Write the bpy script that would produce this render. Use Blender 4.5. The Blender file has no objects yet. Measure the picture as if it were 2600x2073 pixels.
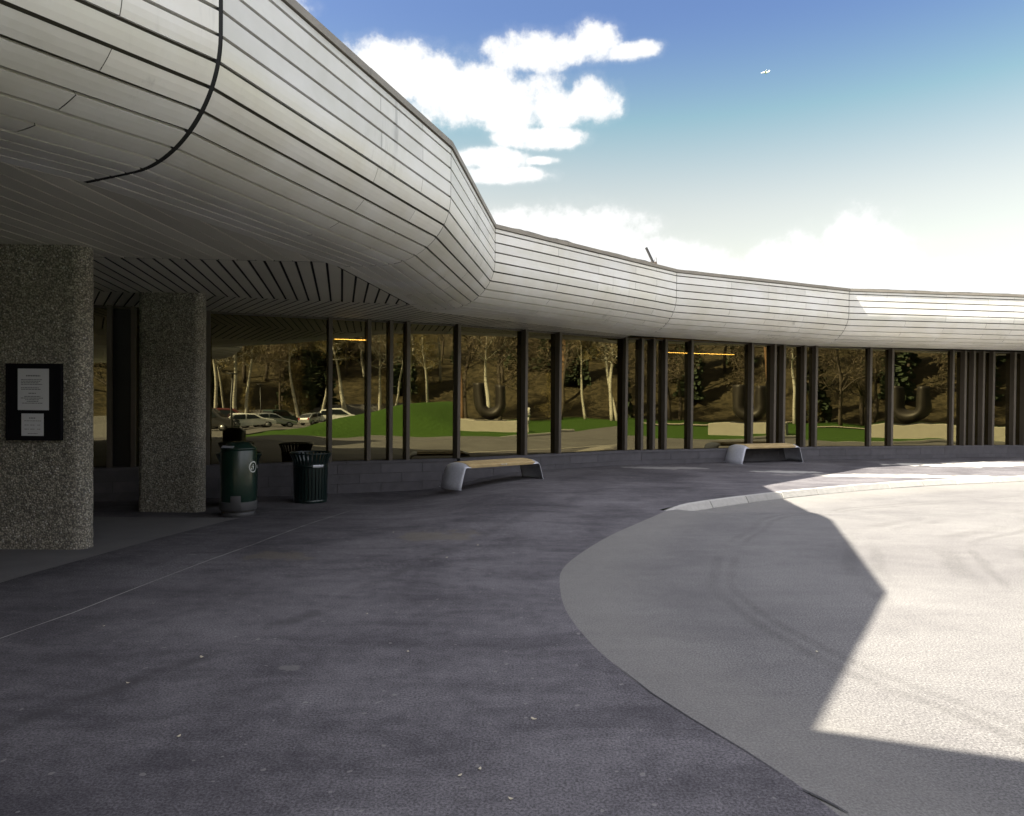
import bpy, bmesh, math, random
from mathutils import Vector, Matrix
from mathutils.geometry import delaunay_2d_cdt, tessellate_polygon
R = math.radians
random.seed(7)
scene = bpy.context.scene
COL = scene.collection

# ------------------------------------------------------------------ camera, sky, sun, exposure
cam_data = bpy.data.cameras.new("camera")
cam_data.sensor_width = 36.0
cam_data.lens = 24.0
cam_data.clip_start = 0.05
cam_data.clip_end = 8000.0
cam = bpy.data.objects.new("camera", cam_data)
COL.objects.link(cam)
cam.matrix_world = (Matrix.Translation((0, 0, 1.55)) @ Matrix.Rotation(math.pi / 2 - 0.0135, 4, 'X')
                    @ Matrix.Rotation(0.0094, 4, 'Z'))
scene.camera = cam
scene.view_settings.view_transform = 'Standard'
scene.view_settings.look = 'None'
scene.view_settings.gamma = 1.0
scene.view_settings.exposure = 3.58

SUN_EL = R(40.9)
SUN_DIR = Vector((-0.965 * math.cos(SUN_EL), -0.262 * math.cos(SUN_EL), math.sin(SUN_EL)))   # towards the sun
sun_data = bpy.data.lights.new("sun", 'SUN')
sun_data.energy = 2.8
sun_data.angle = R(0.55)
sun_data.color = (1.0, 0.94, 0.80)
sun = bpy.data.objects.new("sun", sun_data)
COL.objects.link(sun)
sun.rotation_euler = SUN_DIR.to_track_quat('Z', 'Y').to_euler()
sun.location = (-40, -10, 40)


class NT:
    """small helper for node trees"""
    def __init__(self, tree):
        self.t = tree
        self.n = tree.nodes
        self.l = tree.links

    def new(self, typ, **kw):
        nd = self.n.new(typ)
        for k, v in kw.items():
            setattr(nd, k, v)
        return nd

    def put(self, sock, v):
        if isinstance(v, bpy.types.NodeSocket):
            self.l.new(v, sock)
        elif v is not None:
            if hasattr(sock.default_value, '__len__') and not hasattr(v, '__len__'):
                v = (v, v, v, 1)[:len(sock.default_value)]
            if hasattr(v, '__len__') and hasattr(sock.default_value, '__len__'):
                v = (tuple(v) + (1,))[:len(sock.default_value)]
            sock.default_value = v

    def math(self, op, a, b=None, c=None, clamp=False):
        nd = self.new('ShaderNodeMath', operation=op, use_clamp=clamp)
        self.put(nd.inputs[0], a)
        if b is not None: self.put(nd.inputs[1], b)
        if c is not None: self.put(nd.inputs[2], c)
        return nd.outputs[0]

    def mix(self, f, a, b, blend='MIX'):
        nd = self.new('ShaderNodeMix', data_type='RGBA', blend_type=blend)
        self.put(nd.inputs[0], f); self.put(nd.inputs[6], a); self.put(nd.inputs[7], b)
        return nd.outputs[2]

    def noise(self, vec, scale, detail=3.0, rough=0.55, dist=0.0):
        nd = self.new('ShaderNodeTexNoise')
        if vec is not None: self.l.new(vec, nd.inputs['Vector'])
        nd.inputs['Scale'].default_value = scale
        nd.inputs['Detail'].default_value = detail
        nd.inputs['Roughness'].default_value = rough
        nd.inputs['Distortion'].default_value = dist
        return nd.outputs[0]

    def ramp(self, fac, lo, hi):
        nd = self.new('ShaderNodeMapRange', interpolation_type='SMOOTHSTEP')
        self.put(nd.inputs[0], fac); nd.inputs[1].default_value = lo; nd.inputs[2].default_value = hi
        return nd.outputs[0]

    def coords(self, which='Object', scale=None):
        tc = self.new('ShaderNodeTexCoord')
        o = tc.outputs[which]
        if scale:
            mp = self.new('ShaderNodeMapping')
            self.l.new(o, mp.inputs[0]); mp.inputs['Scale'].default_value = scale
            o = mp.outputs[0]
        return o


world = bpy.data.worlds.new("World")
scene.world = world
world.use_nodes = True
W = NT(world.node_tree)
W.n.clear()
sky = W.new('ShaderNodeTexSky', sky_type='NISHITA', sun_disc=False)
sky.sun_elevation = SUN_EL
sky.sun_rotation = math.atan2(SUN_DIR.x, SUN_DIR.y)
sky.altitude = 20; sky.air_density = 1.0; sky.dust_density = 2.0; sky.ozone_density = 1.6
dirv = W.coords('Generated')
sep = W.new('ShaderNodeSeparateXYZ'); W.l.new(dirv, sep.inputs[0])
az = W.math('ARCTAN2', sep.outputs[0], sep.outputs[1])
el = W.math('ARCSINE', sep.outputs[2])
CLOUDS = [(-0.1811, 0.4484, 0.0676, 0.0260), (-0.1269, 0.4326, 0.1030, 0.0342), (-0.0512, 0.4130, 0.1174, 0.0340),
          (-0.0028, 0.4081, 0.0760, 0.0353), (0.0207, 0.4673, 0.0586, 0.0243), (0.0655, 0.4696, 0.0548, 0.0162),
          (0.1167, 0.4789, 0.0373, 0.0223), (0.1677, 0.4639, 0.0400, 0.0118), (0.1177, 0.4082, 0.0421, 0.0262),
          (0.0457, 0.3994, 0.0755, 0.0231), (0.0392, 0.3627, 0.0633, 0.0144), (-0.0332, 0.3360, 0.0519, 0.0147),
          (-0.0226, 0.3158, 0.0658, 0.0112), (0.0395, 0.3347, 0.0235, 0.0055), 
          (0.0752, 0.2284, 0.1023, 0.0427), (0.0060, 0.2317, 0.0761, 0.0325), (0.1712, 0.1908, 0.1118, 0.0327), (0.4712, 0.1756, 0.0587, 0.0562), (0.4002, 0.1621, 0.0795, 0.0523), (0.3152, 0.1503, 0.0911, 0.0397), (0.2383, 0.1463, 0.0958, 0.0295), (0.5432, 0.1348, 0.1176, 0.0348), (0.6391, 0.1111, 0.1214, 0.0329), (0.1719, 0.1376, 0.1929, 0.0267), (-0.3113, 0.4947, 0.0380, 0.0170),
          (1.6, 0.35, 0.35, 0.12), (2.4, 0.5, 0.4, 0.15), (-2.6, 0.45, 0.5, 0.13), (-0.9, 0.7, 0.3, 0.15)]
field = None
for a0, e0, ra, re in CLOUDS:
    u = W.math('MULTIPLY', W.math('SUBTRACT', az, a0), 0.98 / ra)
    v = W.math('MULTIPLY', W.math('SUBTRACT', el, e0), 0.98 / re)
    q = W.math('SUBTRACT', 1.0, W.math('ADD', W.math('MULTIPLY', u, u), W.math('MULTIPLY', v, v)))
    q = W.math('MAXIMUM', q, -2.0)
    if a0 < -0.15 and e0 > 0.48: q = W.math('SUBTRACT', q, 0.75)     # faint wisps
    field = q if field is None else W.math('SMOOTH_MAX', field, q, 0.3)
nz = W.noise(dirv, 11.0, 7.0, 0.62)
nz2 = W.noise(dirv, 34.0, 5.0, 0.6)
f2 = W.math('ADD', field, W.math('ADD', W.math('MULTIPLY', W.math('SUBTRACT', nz, 0.5), 3.0),
                                 W.math('MULTIPLY', W.math('SUBTRACT', nz2, 0.5), 2.4)))
cmask = W.math('ADD', W.math('MULTIPLY', W.ramp(f2, -0.45, 0.55), 0.80), W.math('MULTIPLY', W.ramp(f2, -1.2, 0.9), 0.20))
cview = cmask
# bright cloud out of view overhead, right and behind, added to fill the shade
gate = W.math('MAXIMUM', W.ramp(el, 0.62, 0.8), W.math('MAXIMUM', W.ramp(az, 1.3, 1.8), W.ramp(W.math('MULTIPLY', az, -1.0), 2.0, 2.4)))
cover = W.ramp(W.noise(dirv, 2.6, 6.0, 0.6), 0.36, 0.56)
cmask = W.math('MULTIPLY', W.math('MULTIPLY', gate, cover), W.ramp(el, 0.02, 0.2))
# thin bright air towards the horizon
hz = W.math('SUBTRACT', 1.0, W.ramp(el, 0.24, 0.52))
skyc = W.mix(1.0, sky.outputs[0], (0.33, 0.33, 0.33, 1), 'MULTIPLY')
SKY_TINT = W.mix(W.math('MULTIPLY', hz, 2.0, clamp=True), (0.80, 0.87, 1.05, 1), W.mix(W.math('SUBTRACT', W.math('MULTIPLY', hz, 2.0), 1.0, clamp=True), (1.24, 1.31, 0.96, 1), (2.12, 1.50, 0.97, 1)))
skyc = W.mix(1.0, skyc, SKY_TINT, 'MULTIPLY')
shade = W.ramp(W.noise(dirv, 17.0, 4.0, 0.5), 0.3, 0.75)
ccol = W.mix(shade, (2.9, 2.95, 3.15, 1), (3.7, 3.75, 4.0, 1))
under = W.ramp(f2, 0.3, 2.2)
vcol = W.mix(under, (1.85, 1.86, 1.85, 1), W.mix(shade, (1.65, 1.65, 1.62, 1), (2.5, 2.46, 2.38, 1)))
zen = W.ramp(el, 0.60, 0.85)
ccol = W.mix(zen, ccol, W.mix(1.0, ccol, (1.75, 1.72, 1.72, 1), 'MULTIPLY'))  # unseen overhead cloud brightened further, to lift the shaded ground
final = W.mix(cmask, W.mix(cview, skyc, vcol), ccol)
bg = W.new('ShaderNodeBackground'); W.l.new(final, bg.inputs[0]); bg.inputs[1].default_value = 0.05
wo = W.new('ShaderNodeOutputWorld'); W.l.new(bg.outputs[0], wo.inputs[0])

# ------------------------------------------------------------------ helpers

def smooth(t):
    t = max(0.0, min(1.0, t)); return t * t * (3 - 2 * t)


def mat(name):
    m = bpy.data.materials.new(name); m.use_nodes = True
    n = NT(m.node_tree)
    return m, n, m.node_tree.nodes['Principled BSDF']


def simple(name, col, rough=0.6, metal=0.0, var=0.15, scale=8.0, bump=0.0, bscale=60.0, spec=0.5, island=0.0):
    m, n, p = mat(name)
    co = n.coords('Object')
    nz = n.noise(co, scale, 4.0)
    lo = tuple(c * (1 - var) for c in col); hi = tuple(min(1, c * (1 + var)) for c in col)
    c = n.mix(nz, lo, hi)
    if island:
        g = n.new('ShaderNodeNewGeometry')
        k = n.math('ADD', 1 - island, n.math('MULTIPLY', g.outputs['Random Per Island'], 2 * island))
        c = n.mix(1.0, c, k, 'MULTIPLY')
    n.put(p.inputs['Base Color'], c)
    p.inputs['Roughness'].default_value = rough
    p.inputs['Metallic'].default_value = metal
    p.inputs['Specular IOR Level'].default_value = spec
    if bump:
        b = n.new('ShaderNodeBump'); b.inputs['Strength'].default_value = bump; b.inputs['Distance'].default_value = 0.02
        n.l.new(n.noise(co, bscale, 4.0, 0.6), b.inputs['Height']); n.l.new(b.outputs[0], p.inputs['Normal'])
    return m


def tag(o, label=None, cat=None, group=None, kind=None):
    if label: o['label'] = label
    if cat: o['category'] = cat
    if group: o['group'] = group
    if kind: o['kind'] = kind
    return o


def empty(name, loc=(0, 0, 0), rz=0.0):
    o = bpy.data.objects.new(name, None); COL.objects.link(o)
    o.location = loc; o.rotation_euler = (0, 0, rz); o.empty_display_size = 0.2
    return o


def obj(name, bm, m, parent=None, smooth_shade=False, world_verts=False, bevel=0.0):
    """link a bmesh as ONE mesh object (world_verts: its vertices are world positions, the parent is not rotated)"""
    if world_verts and parent is not None:
        bmesh.ops.translate(bm, verts=bm.verts, vec=-Vector(parent.location))
    me = bpy.data.meshes.new(name)
    bm.to_mesh(me); bm.free()
    if smooth_shade:
        for p in me.polygons: p.use_smooth = True
    if isinstance(m, (list, tuple)):
        for x in m: me.materials.append(x)
    elif m: me.materials.append(m)
    o = bpy.data.objects.new(name, me); COL.objects.link(o)
    if parent is not None: o.parent = parent
    if bevel:
        b = o.modifiers.new('bevel', 'BEVEL'); b.width = bevel; b.segments = 2; b.limit_method = 'ANGLE'
    return o


def copy_tree(o, parent=None):
    c = o.copy(); COL.objects.link(c)
    if parent is not None: c.parent = parent
    for ch in list(o.children): copy_tree(ch, c)
    return c


def face(bm, pts, mi=0):
    f = bm.faces.new([bm.verts.new(p) for p in pts]); f.material_index = mi
    return f


def box(bm, x0, x1, y0, y1, z0, z1, M=None, mi=0):
    co = [(x0, y0, z0), (x1, y0, z0), (x1, y1, z0), (x0, y1, z0), (x0, y0, z1), (x1, y0, z1), (x1, y1, z1), (x0, y1, z1)]
    vs = [bm.verts.new((M @ Vector(c)) if M else c) for c in co]
    for q in ((3, 2, 1, 0), (4, 5, 6, 7), (0, 1, 5, 4), (1, 2, 6, 5), (2, 3, 7, 6), (3, 0, 4, 7)):
        bm.faces.new([vs[i] for i in q]).material_index = mi


def lathe(bm, prof, n=32, a0=0.0, a1=2 * math.pi, M=None, mi=0):
    full = abs(a1 - a0 - 2 * math.pi) < 1e-6
    rings = []
    for r, z in prof:
        ring = []
        for i in range(n if full else n + 1):
            a = a0 + (a1 - a0) * i / n
            c = Vector((r * math.cos(a), r * math.sin(a), z))
            ring.append(bm.verts.new((M @ c) if M else c))
        rings.append(ring)
    for j in range(len(rings) - 1):
        k = len(rings[j])
        for i in range(k if full else k - 1):
            q = [rings[j][i], rings[j][(i + 1) % k], rings[j + 1][(i + 1) % k], rings[j + 1][i]]
            bm.faces.new(q).material_index = mi
    return rings


def tube(bm, pts, rad, n=8, mi=0, cap=True):
    """swept tube; rad is one number or a list"""
    pts = [Vector(p) for p in pts]
    rad = rad if isinstance(rad, (list, tuple)) else [rad] * len(pts)
    rings = []
    ref = Vector((0.13, 0.31, 0.94)).normalized()
    for i, p in enumerate(pts):
        t = (pts[min(i + 1, len(pts) - 1)] - pts[max(i - 1, 0)]).normalized()
        u = t.cross(ref)
        if u.length < 1e-3: u = t.cross(Vector((1, 0, 0)))
        u.normalize(); v = t.cross(u)
        rings.append([bm.verts.new(p + (u * math.cos(2 * math.pi * k / n) + v * math.sin(2 * math.pi * k / n)) * rad[i]) for k in range(n)])
    for a, b in zip(rings, rings[1:]):
        for k in range(n):
            bm.faces.new((a[k], a[(k + 1) % n], b[(k + 1) % n], b[k])).material_index = mi
    if cap:
        bm.faces.new(rings[0][::-1]).material_index = mi; bm.faces.new(rings[-1]).material_index = mi


def prism(bm, poly, z0, z1, mi=0):
    """extruded plan polygon (counter-clockwise)"""
    a = [bm.verts.new((x, y, z0)) for x, y in poly]; b = [bm.verts.new((x, y, z1)) for x, y in poly]
    n = len(poly)
    for i in range(n):
        bm.faces.new((a[i], a[(i + 1) % n], b[(i + 1) % n], b[i])).material_index = mi
    tri = tessellate_polygon([[Vector((x, y, 0)) for x, y in poly]])
    for t in tri:
        bm.faces.new([b[i] for i in t]).material_index = mi
        bm.faces.new([a[i] for i in t][::-1]).material_index = mi
    bmesh.ops.recalc_face_normals(bm, faces=bm.faces)


def inside(x, y, poly):
    c = False; j = len(poly) - 1
    for i in range(len(poly)):
        xi, yi = poly[i]; xj, yj = poly[j]
        if (yi > y) != (yj > y) and x < (xj - xi) * (y - yi) / (yj - yi) + xi: c = not c
        j = i
    return c


def seg_dist(x, y, pl, closed=False):
    best = 1e9
    n = len(pl)
    for i in range(n if closed else n - 1):
        ax, ay = pl[i]; bx, by = pl[(i + 1) % n]
        dx, dy = bx - ax, by - ay
        t = max(0, min(1, ((x - ax) * dx + (y - ay) * dy) / max(1e-9, dx * dx + dy * dy)))
        best = min(best, math.hypot(x - ax - t * dx, y - ay - t * dy))
    return best


def subdiv(pl, step):
    out = []
    for (ax, ay), (bx, by) in zip(pl, pl[1:]):
        n = max(1, int(math.hypot(bx - ax, by - ay) / step))
        for k in range(n): out.append((ax + (bx - ax) * k / n, ay + (by - ay) * k / n))
    out.append(pl[-1]); return out


def spline(pl, n=6):
    """Catmull-Rom through plan points"""
    out = []
    P = [Vector(p) for p in pl]
    for i in range(len(P) - 1):
        p0 = P[max(0, i - 1)]; p1 = P[i]; p2 = P[i + 1]; p3 = P[min(len(P) - 1, i + 2)]
        for k in range(n):
            t = k / n
            q = 0.5 * ((2 * p1) + (p2 - p0) * t + (2 * p0 - 5 * p1 + 4 * p2 - p3) * t * t + (3 * p1 - p0 - 3 * p2 + p3) * t ** 3)
            out.append((q.x, q.y))
    out.append(tuple(P[-1])); return out


def clip(poly, nx, ny, d):
    """keep the side nx*x+ny*y <= d of a convex polygon"""
    out = []
    for i in range(len(poly)):
        a = poly[i]; b = poly[(i + 1) % len(poly)]
        da = nx * a[0] + ny * a[1] - d; db = nx * b[0] + ny * b[1] - d
        if da <= 0: out.append(a)
        if (da < 0 < db) or (db < 0 < da):
            t = da / (da - db); out.append((a[0] + (b[0] - a[0]) * t, a[1] + (b[1] - a[1]) * t))
    return out


# ------------------------------------------------------------------ plan of the place
WALL = [(-5.396, 12.129), (-1.16, 13.91), (2.696, 16.511), (7.821, 18.376), (13.959, 19.907), (19.044, 20.667)]
WANG = [22.8, 34.0, 20.0, 14.0, 8.5]
WLEFT = (-12.0, 9.353)
FINS = [(0, -1.514), (0, -1.161), (0, -0.005), (0, 2.094), (0, 2.819), (0, 3.247), (0, 3.585), (1, 0.009), (1, 1.674), (1, 2.6),
        (2, -0.001), (2, 0.436), (2, 0.766), (2, 1.099), (2, 1.85), (2, 3.682), (2, 4.406), (2, 4.708), (3, -0.04), (3, 0.314),
        (3, 2.043), (3, 2.76), (3, 4.817), (3, 5.245), (3, 5.559), (3, 5.897), (4, -0.048), (4, 0.652), (4, 1.004), (4, 1.609), (4, 3.077), (4, 3.55), (4, 4.15), (4, 5.09)]
EAVES = [(0.40, -7.0), (0.40, 0.61), (-3.46, 1.87), (-1.82, 4.25), (-0.70, 7.60), (-0.30, 11.14), (3.54, 14.83), (8.41, 17.12),
         (13.80, 17.90), (20.5, 18.90)]
Z_TOP, Z_MID, Z_BOT = 4.354, 3.781, 3.05
SILL = 0.332
KERB = spline([(30, 16.6), (20, 16.4), (12.5, 15.0), (10.7, 14.35), (8.8, 13.68), (7.5, 13.12), (6.35, 12.56), (5.15, 11.86), (4.1, 11.17), (3.1, 10.43), (2.5, 9.9), (2.18, 9.55)], 4)
EDGE = spline([(2.18, 9.55), (1.60, 8.58), (1.1, 7.71), (0.68, 6.8), (0.47, 6.19), (0.41, 5.63), (0.41, 5.0), (0.5, 4.4), (0.61, 3.99), (0.75, 3.6),
               (0.9, 3.3), (1.04, 3.03), (1.13, 2.84), (1.19, 2.69), (1.25, 2.5), (1.4, 1.9), (1.75, 0.6), (1.9, -1.5), (1.6, -5.0), (0.4, -9.0)], 4)
SOUTH = [(-2.0, -13.0), (-5.0, -20.0), (-7.0, -30.0), (-8.0, -66.0), (62.0, -66.0), (62.0, -52.0), (34.0, -42.0), (18.0, -28.0), (8.0, -18.0), (3.0, -12.5),
         (2.4, -10.6)]
MKERB = spline([(2.4, -10.6), (4.5, -9.7), (7.5, -9.9), (10.7, -10.3), (14, -9.6), (16.5, -8.0), (18.2, -4.5), (19.3, -0.5), (20.4, 3.0), (22.3, 4.4), (27, 4.5), (38.6, 4.5)], 4)
DRIVE = KERB[:-1] + EDGE[:-1] + [EDGE[-1]] + SOUTH[:-1] + MKERB[:-1] + [(38.6, 4.5), (80, 3.0), (80, 18.0), (45, 17.5)]
MOUND = MKERB[:24] + [(24, -8.5), (44, -15.0), (50, -30), (40, -40), (24, -30), (10, -18.5)]


def base_z(x, y):
    r = math.hypot(x - 3, y - 8)
    z = -0.62 * smooth((r - 11) / 9) * smooth((13 - y) / 8)
    if y < 30:
        z += 0.33 * max(0.0, r - 82) * smooth((r - 82) / 20) if r < 190 else 35.6
    return z


def dip(x, y):
    return -0.27 * smooth((0.3 - x) / 2.3) * smooth((y - 5.5) / 8.0)


def pave_z(x, y):
    return dip(x, y)


def road_z(x, y):
    return base_z(x, y) - 0.095 * smooth((y - 9.3) / 0.9) * smooth((x - 2.1) / 0.7) * (1 - smooth((math.hypot(x - 3, y - 8) - 20) / 10))


def mound_z(x, y):
    if not inside(x, y, MOUND): return 0.0
    d = seg_dist(x, y, MOUND, True)
    return 2.6 * smooth(d / 10.5)


# ------------------------------------------------------------------ materials

def asphalt_mat(name, dark, light, mott, edge_attr=False):
    m, n, p = mat(name)
    co = n.coords('Object')
    big = n.noise(co, 0.55, 5.0, 0.6, 0.6)
    st = n.noise(n.coords('Object', (0.5, 1.6, 1)), 1.7, 6.0, 0.65, 0.8)
    mid = n.noise(co, 9.0, 5.0, 0.65)
    fine = n.noise(co, 85.0, 3.0, 0.75)
    f = n.math('ADD', n.math('MULTIPLY', big, 0.45), n.math('ADD', n.math('MULTIPLY', st, 0.35), n.math('MULTIPLY', mid, 0.2)))
    f = n.ramp(f, 0.5 - mott, 0.5 + mott)
    c = n.mix(f, dark, light)
    # aggregate: fine light and dark grains
    g = n.ramp(fine, 0.30, 0.72)
    gk = n.math('ADD', 0.45, n.math('MULTIPLY', g, 1.1))
    c = n.mix(1.0, c, gk, 'MULTIPLY')
    sp = n.ramp(n.noise(co, 140.0, 2.0, 0.6), 0.70, 0.78)
    c = n.mix(n.math('MULTIPLY', sp, 0.55), c, tuple(x * 2.6 for x in light[:3]))
    hh = n.math('ADD', fine, n.math('MULTIPLY', mid, 0.6))
    if edge_attr:
        at = n.new('ShaderNodeAttribute', attribute_name='edge')
        e = at.outputs['Fac']
        wob = n.math('MULTIPLY', n.math('SUBTRACT', n.noise(co, 1.1, 4.0), 0.5), 0.5)
        ee = n.math('ADD', e, wob)
        dust = n.math('SUBTRACT', 1.0, n.ramp(ee, 0.25, 0.95))
        dust = n.math('MULTIPLY', dust, n.math('ADD', 0.55, n.math('MULTIPLY', mid, 0.5)))
        c = n.mix(n.math('MULTIPLY', dust, 0.5), c, (0.150, 0.143, 0.130, 1))
        # tyre tracks that follow the bend
        tr = None
        wob2 = n.math('MULTIPLY', n.math('SUBTRACT', n.noise(co, 0.30, 2.0), 0.5), 0.7)
        e2 = n.math('ADD', e, wob2)
        for pos, wd in ((1.25, 0.05), (1.40, 0.04), (2.45, 0.07), (2.68, 0.06), (3.30, 0.10), (3.55, 0.05), (4.05, 0.11), (4.75, 0.08), (5.0, 0.06), (5.75, 0.12), (6.5, 0.08), (7.1, 0.12)):
            d = n.math('ABSOLUTE', n.math('SUBTRACT', e2, pos))
            k = n.math('SUBTRACT', 1.0, n.ramp(d, wd * 0.4, wd * 1.5))
            tr = k if tr is None else n.math('MAXIMUM', tr, k)
        tr = n.math('MULTIPLY', tr, n.ramp(n.noise(co, 0.7, 3.0, 0.6), 0.38, 0.60))
        tr = n.math('MULTIPLY', tr, n.ramp(n.noise(co, 28.0, 4.0, 0.75), 0.30, 0.62))
        c = n.mix(n.math('MULTIPLY', tr, 0.40), c, (0.035, 0.033, 0.032, 1))
    n.put(p.inputs['Base Color'], c)
    p.inputs['Roughness'].default_value = 0.88
    p.inputs['Specular IOR Level'].default_value = 0.25
    b = n.new('ShaderNodeBump'); b.inputs['Strength'].default_value = 0.35; b.inputs['Distance'].default_value = 0.010
    n.l.new(hh, b.inputs['Height']); n.l.new(b.outputs[0], p.inputs['Normal'])
    return m, n, p, c, co


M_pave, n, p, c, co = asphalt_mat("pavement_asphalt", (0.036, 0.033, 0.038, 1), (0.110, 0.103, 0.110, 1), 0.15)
# oil streaks, worn patches
stain = n.ramp(n.noise(n.coords('Object', (1.3, 0.35, 1)), 0.9, 4.0, 0.55, 1.2), 0.60, 0.72)
c2 = n.mix(n.math('MULTIPLY', stain, 0.45), c, (0.048, 0.045, 0.049, 1))
worn = n.ramp(n.noise(n.coords('Object', (0.8, 2.2, 1)), 2.3, 5.0, 0.6, 0.9), 0.68, 0.76)
c2 = n.mix(n.math('MULTIPLY', worn, 0.4), c2, (0.22, 0.21, 0.20, 1))
# trodden gum and pale chips
gum = n.ramp(n.noise(co, 19.0, 1.0, 0.4), 0.735, 0.76)
c2 = n.mix(n.math('MULTIPLY', gum, 0.45), c2, (0.20, 0.19, 0.18, 1))
pit = n.ramp(n.noise(co, 31.0, 1.5, 0.5), 0.72, 0.76)
c2 = n.mix(n.math('MULTIPLY', pit, 0.5), c2, (0.022, 0.021, 0.022, 1))
# long oil streaks left by wheels, and one repaired pale spot
sp_ = n.new('ShaderNodeSeparateXYZ'); n.l.new(co, sp_.inputs[0])
wv = n.math('MULTIPLY', n.math('SUBTRACT', n.noise(co, 0.9, 4.0), 0.5), 0.5)
for (ax, ay, bx, by, wd, k) in ((-2.5, 2.9, -1.75, 4.2, 0.055, 0.6), (-1.6, 4.55, -1.28, 5.05, 0.07, 0.55), (-1.25, 5.4, -0.55, 7.2, 0.06, 0.5), (-0.55, 7.2, 0.3, 9.4, 0.07, 0.35),
                                (-2.55, 6.1, -0.7, 7.9, 0.22, 0.22), (-1.85, 4.0, -1.3, 3.2, 0.10, 0.2)):
    L_ = math.hypot(bx - ax, by - ay); tx, ty = (bx - ax) / L_, (by - ay) / L_
    rx = n.math('SUBTRACT', sp_.outputs[0], ax); ry = n.math('SUBTRACT', sp_.outputs[1], ay)
    al = n.math('ADD', n.math('MULTIPLY', rx, tx), n.math('MULTIPLY', ry, ty))
    ac = n.math('ADD', n.math('SUBTRACT', n.math('MULTIPLY', rx, -ty), n.math('MULTIPLY', ry, -tx)), n.math('MULTIPLY', wv, 0.35))
    across = n.math('SUBTRACT', 1.0, n.ramp(n.math('ABSOLUTE', ac), wd * 0.3, wd * 1.7))
    ends = n.math('MULTIPLY', n.ramp(al, -0.15, 0.25), n.math('SUBTRACT', 1.0, n.ramp(al, L_ - 0.3, L_ + 0.1)))
    mk = n.math('MULTIPLY', n.math('MULTIPLY', across, ends), n.ramp(n.noise(co, 6.0, 4.0), 0.25, 0.6))
    c2 = n.mix(n.math('MULTIPLY', mk, k), c2, (0.030, 0.028, 0.030, 1))
# pale worn islands and drying puddles
for (px_, py_, rx_, ry_, col_, k) in ((-1.25, 3.87, 0.07, 0.05, (0.15, 0.145, 0.135, 1), 0.4), (6.1, 15.0, 0.75, 0.25, (0.30, 0.29, 0.27, 1), 0.8),
                                  (3.55, 15.6, 0.9, 0.3, (0.24, 0.23, 0.22, 1), 0.7), (11.0, 17.0, 1.6, 0.45, (0.42, 0.40, 0.36, 1), 0.9), (12.6, 17.6, 1.3, 0.4, (0.42, 0.40, 0.36, 1), 0.8),
                                  (8.2, 14.4, 2.2, 0.35, (0.30, 0.28, 0.25, 1), 0.6), (-2.3, 6.7, 0.35, 0.22, (0.10, 0.085, 0.06, 1), 0.5), (-0.85, 7.8, 0.5, 0.3, (0.10, 0.085, 0.06, 1), 0.5)):
    ux = n.math('MULTIPLY', n.math('SUBTRACT', sp_.outputs[0], px_), 1 / rx_); uy = n.math('MULTIPLY', n.math('SUBTRACT', sp_.outputs[1], py_), 1 / ry_)
    q_ = n.math('ADD', n.math('MULTIPLY', ux, ux), n.math('MULTIPLY', uy, uy))
    q_ = n.math('ADD', q_, n.math('MULTIPLY', n.math('SUBTRACT', n.noise(co, 0.8 / rx_ + 1.5, 5.0, 0.65), 0.5), 5.0))
    c2 = n.mix(n.math('MULTIPLY', n.math('SUBTRACT', 1.0, n.ramp(q_, 0.6, 1.1)), k), c2, col_)
n.put(p.inputs['Base Color'], c2)
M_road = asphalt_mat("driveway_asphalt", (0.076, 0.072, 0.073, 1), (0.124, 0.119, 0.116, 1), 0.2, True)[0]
M_slab = simple("paving_slab", (0.11, 0.105, 0.105), 0.85, var=0.25, scale=3.0, bump=0.4, bscale=70)
M_kerb = simple("kerb_granite", (0.27, 0.26, 0.24), 0.8, var=0.25, scale=14.0, bump=0.5, bscale=55, island=0.12)


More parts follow.
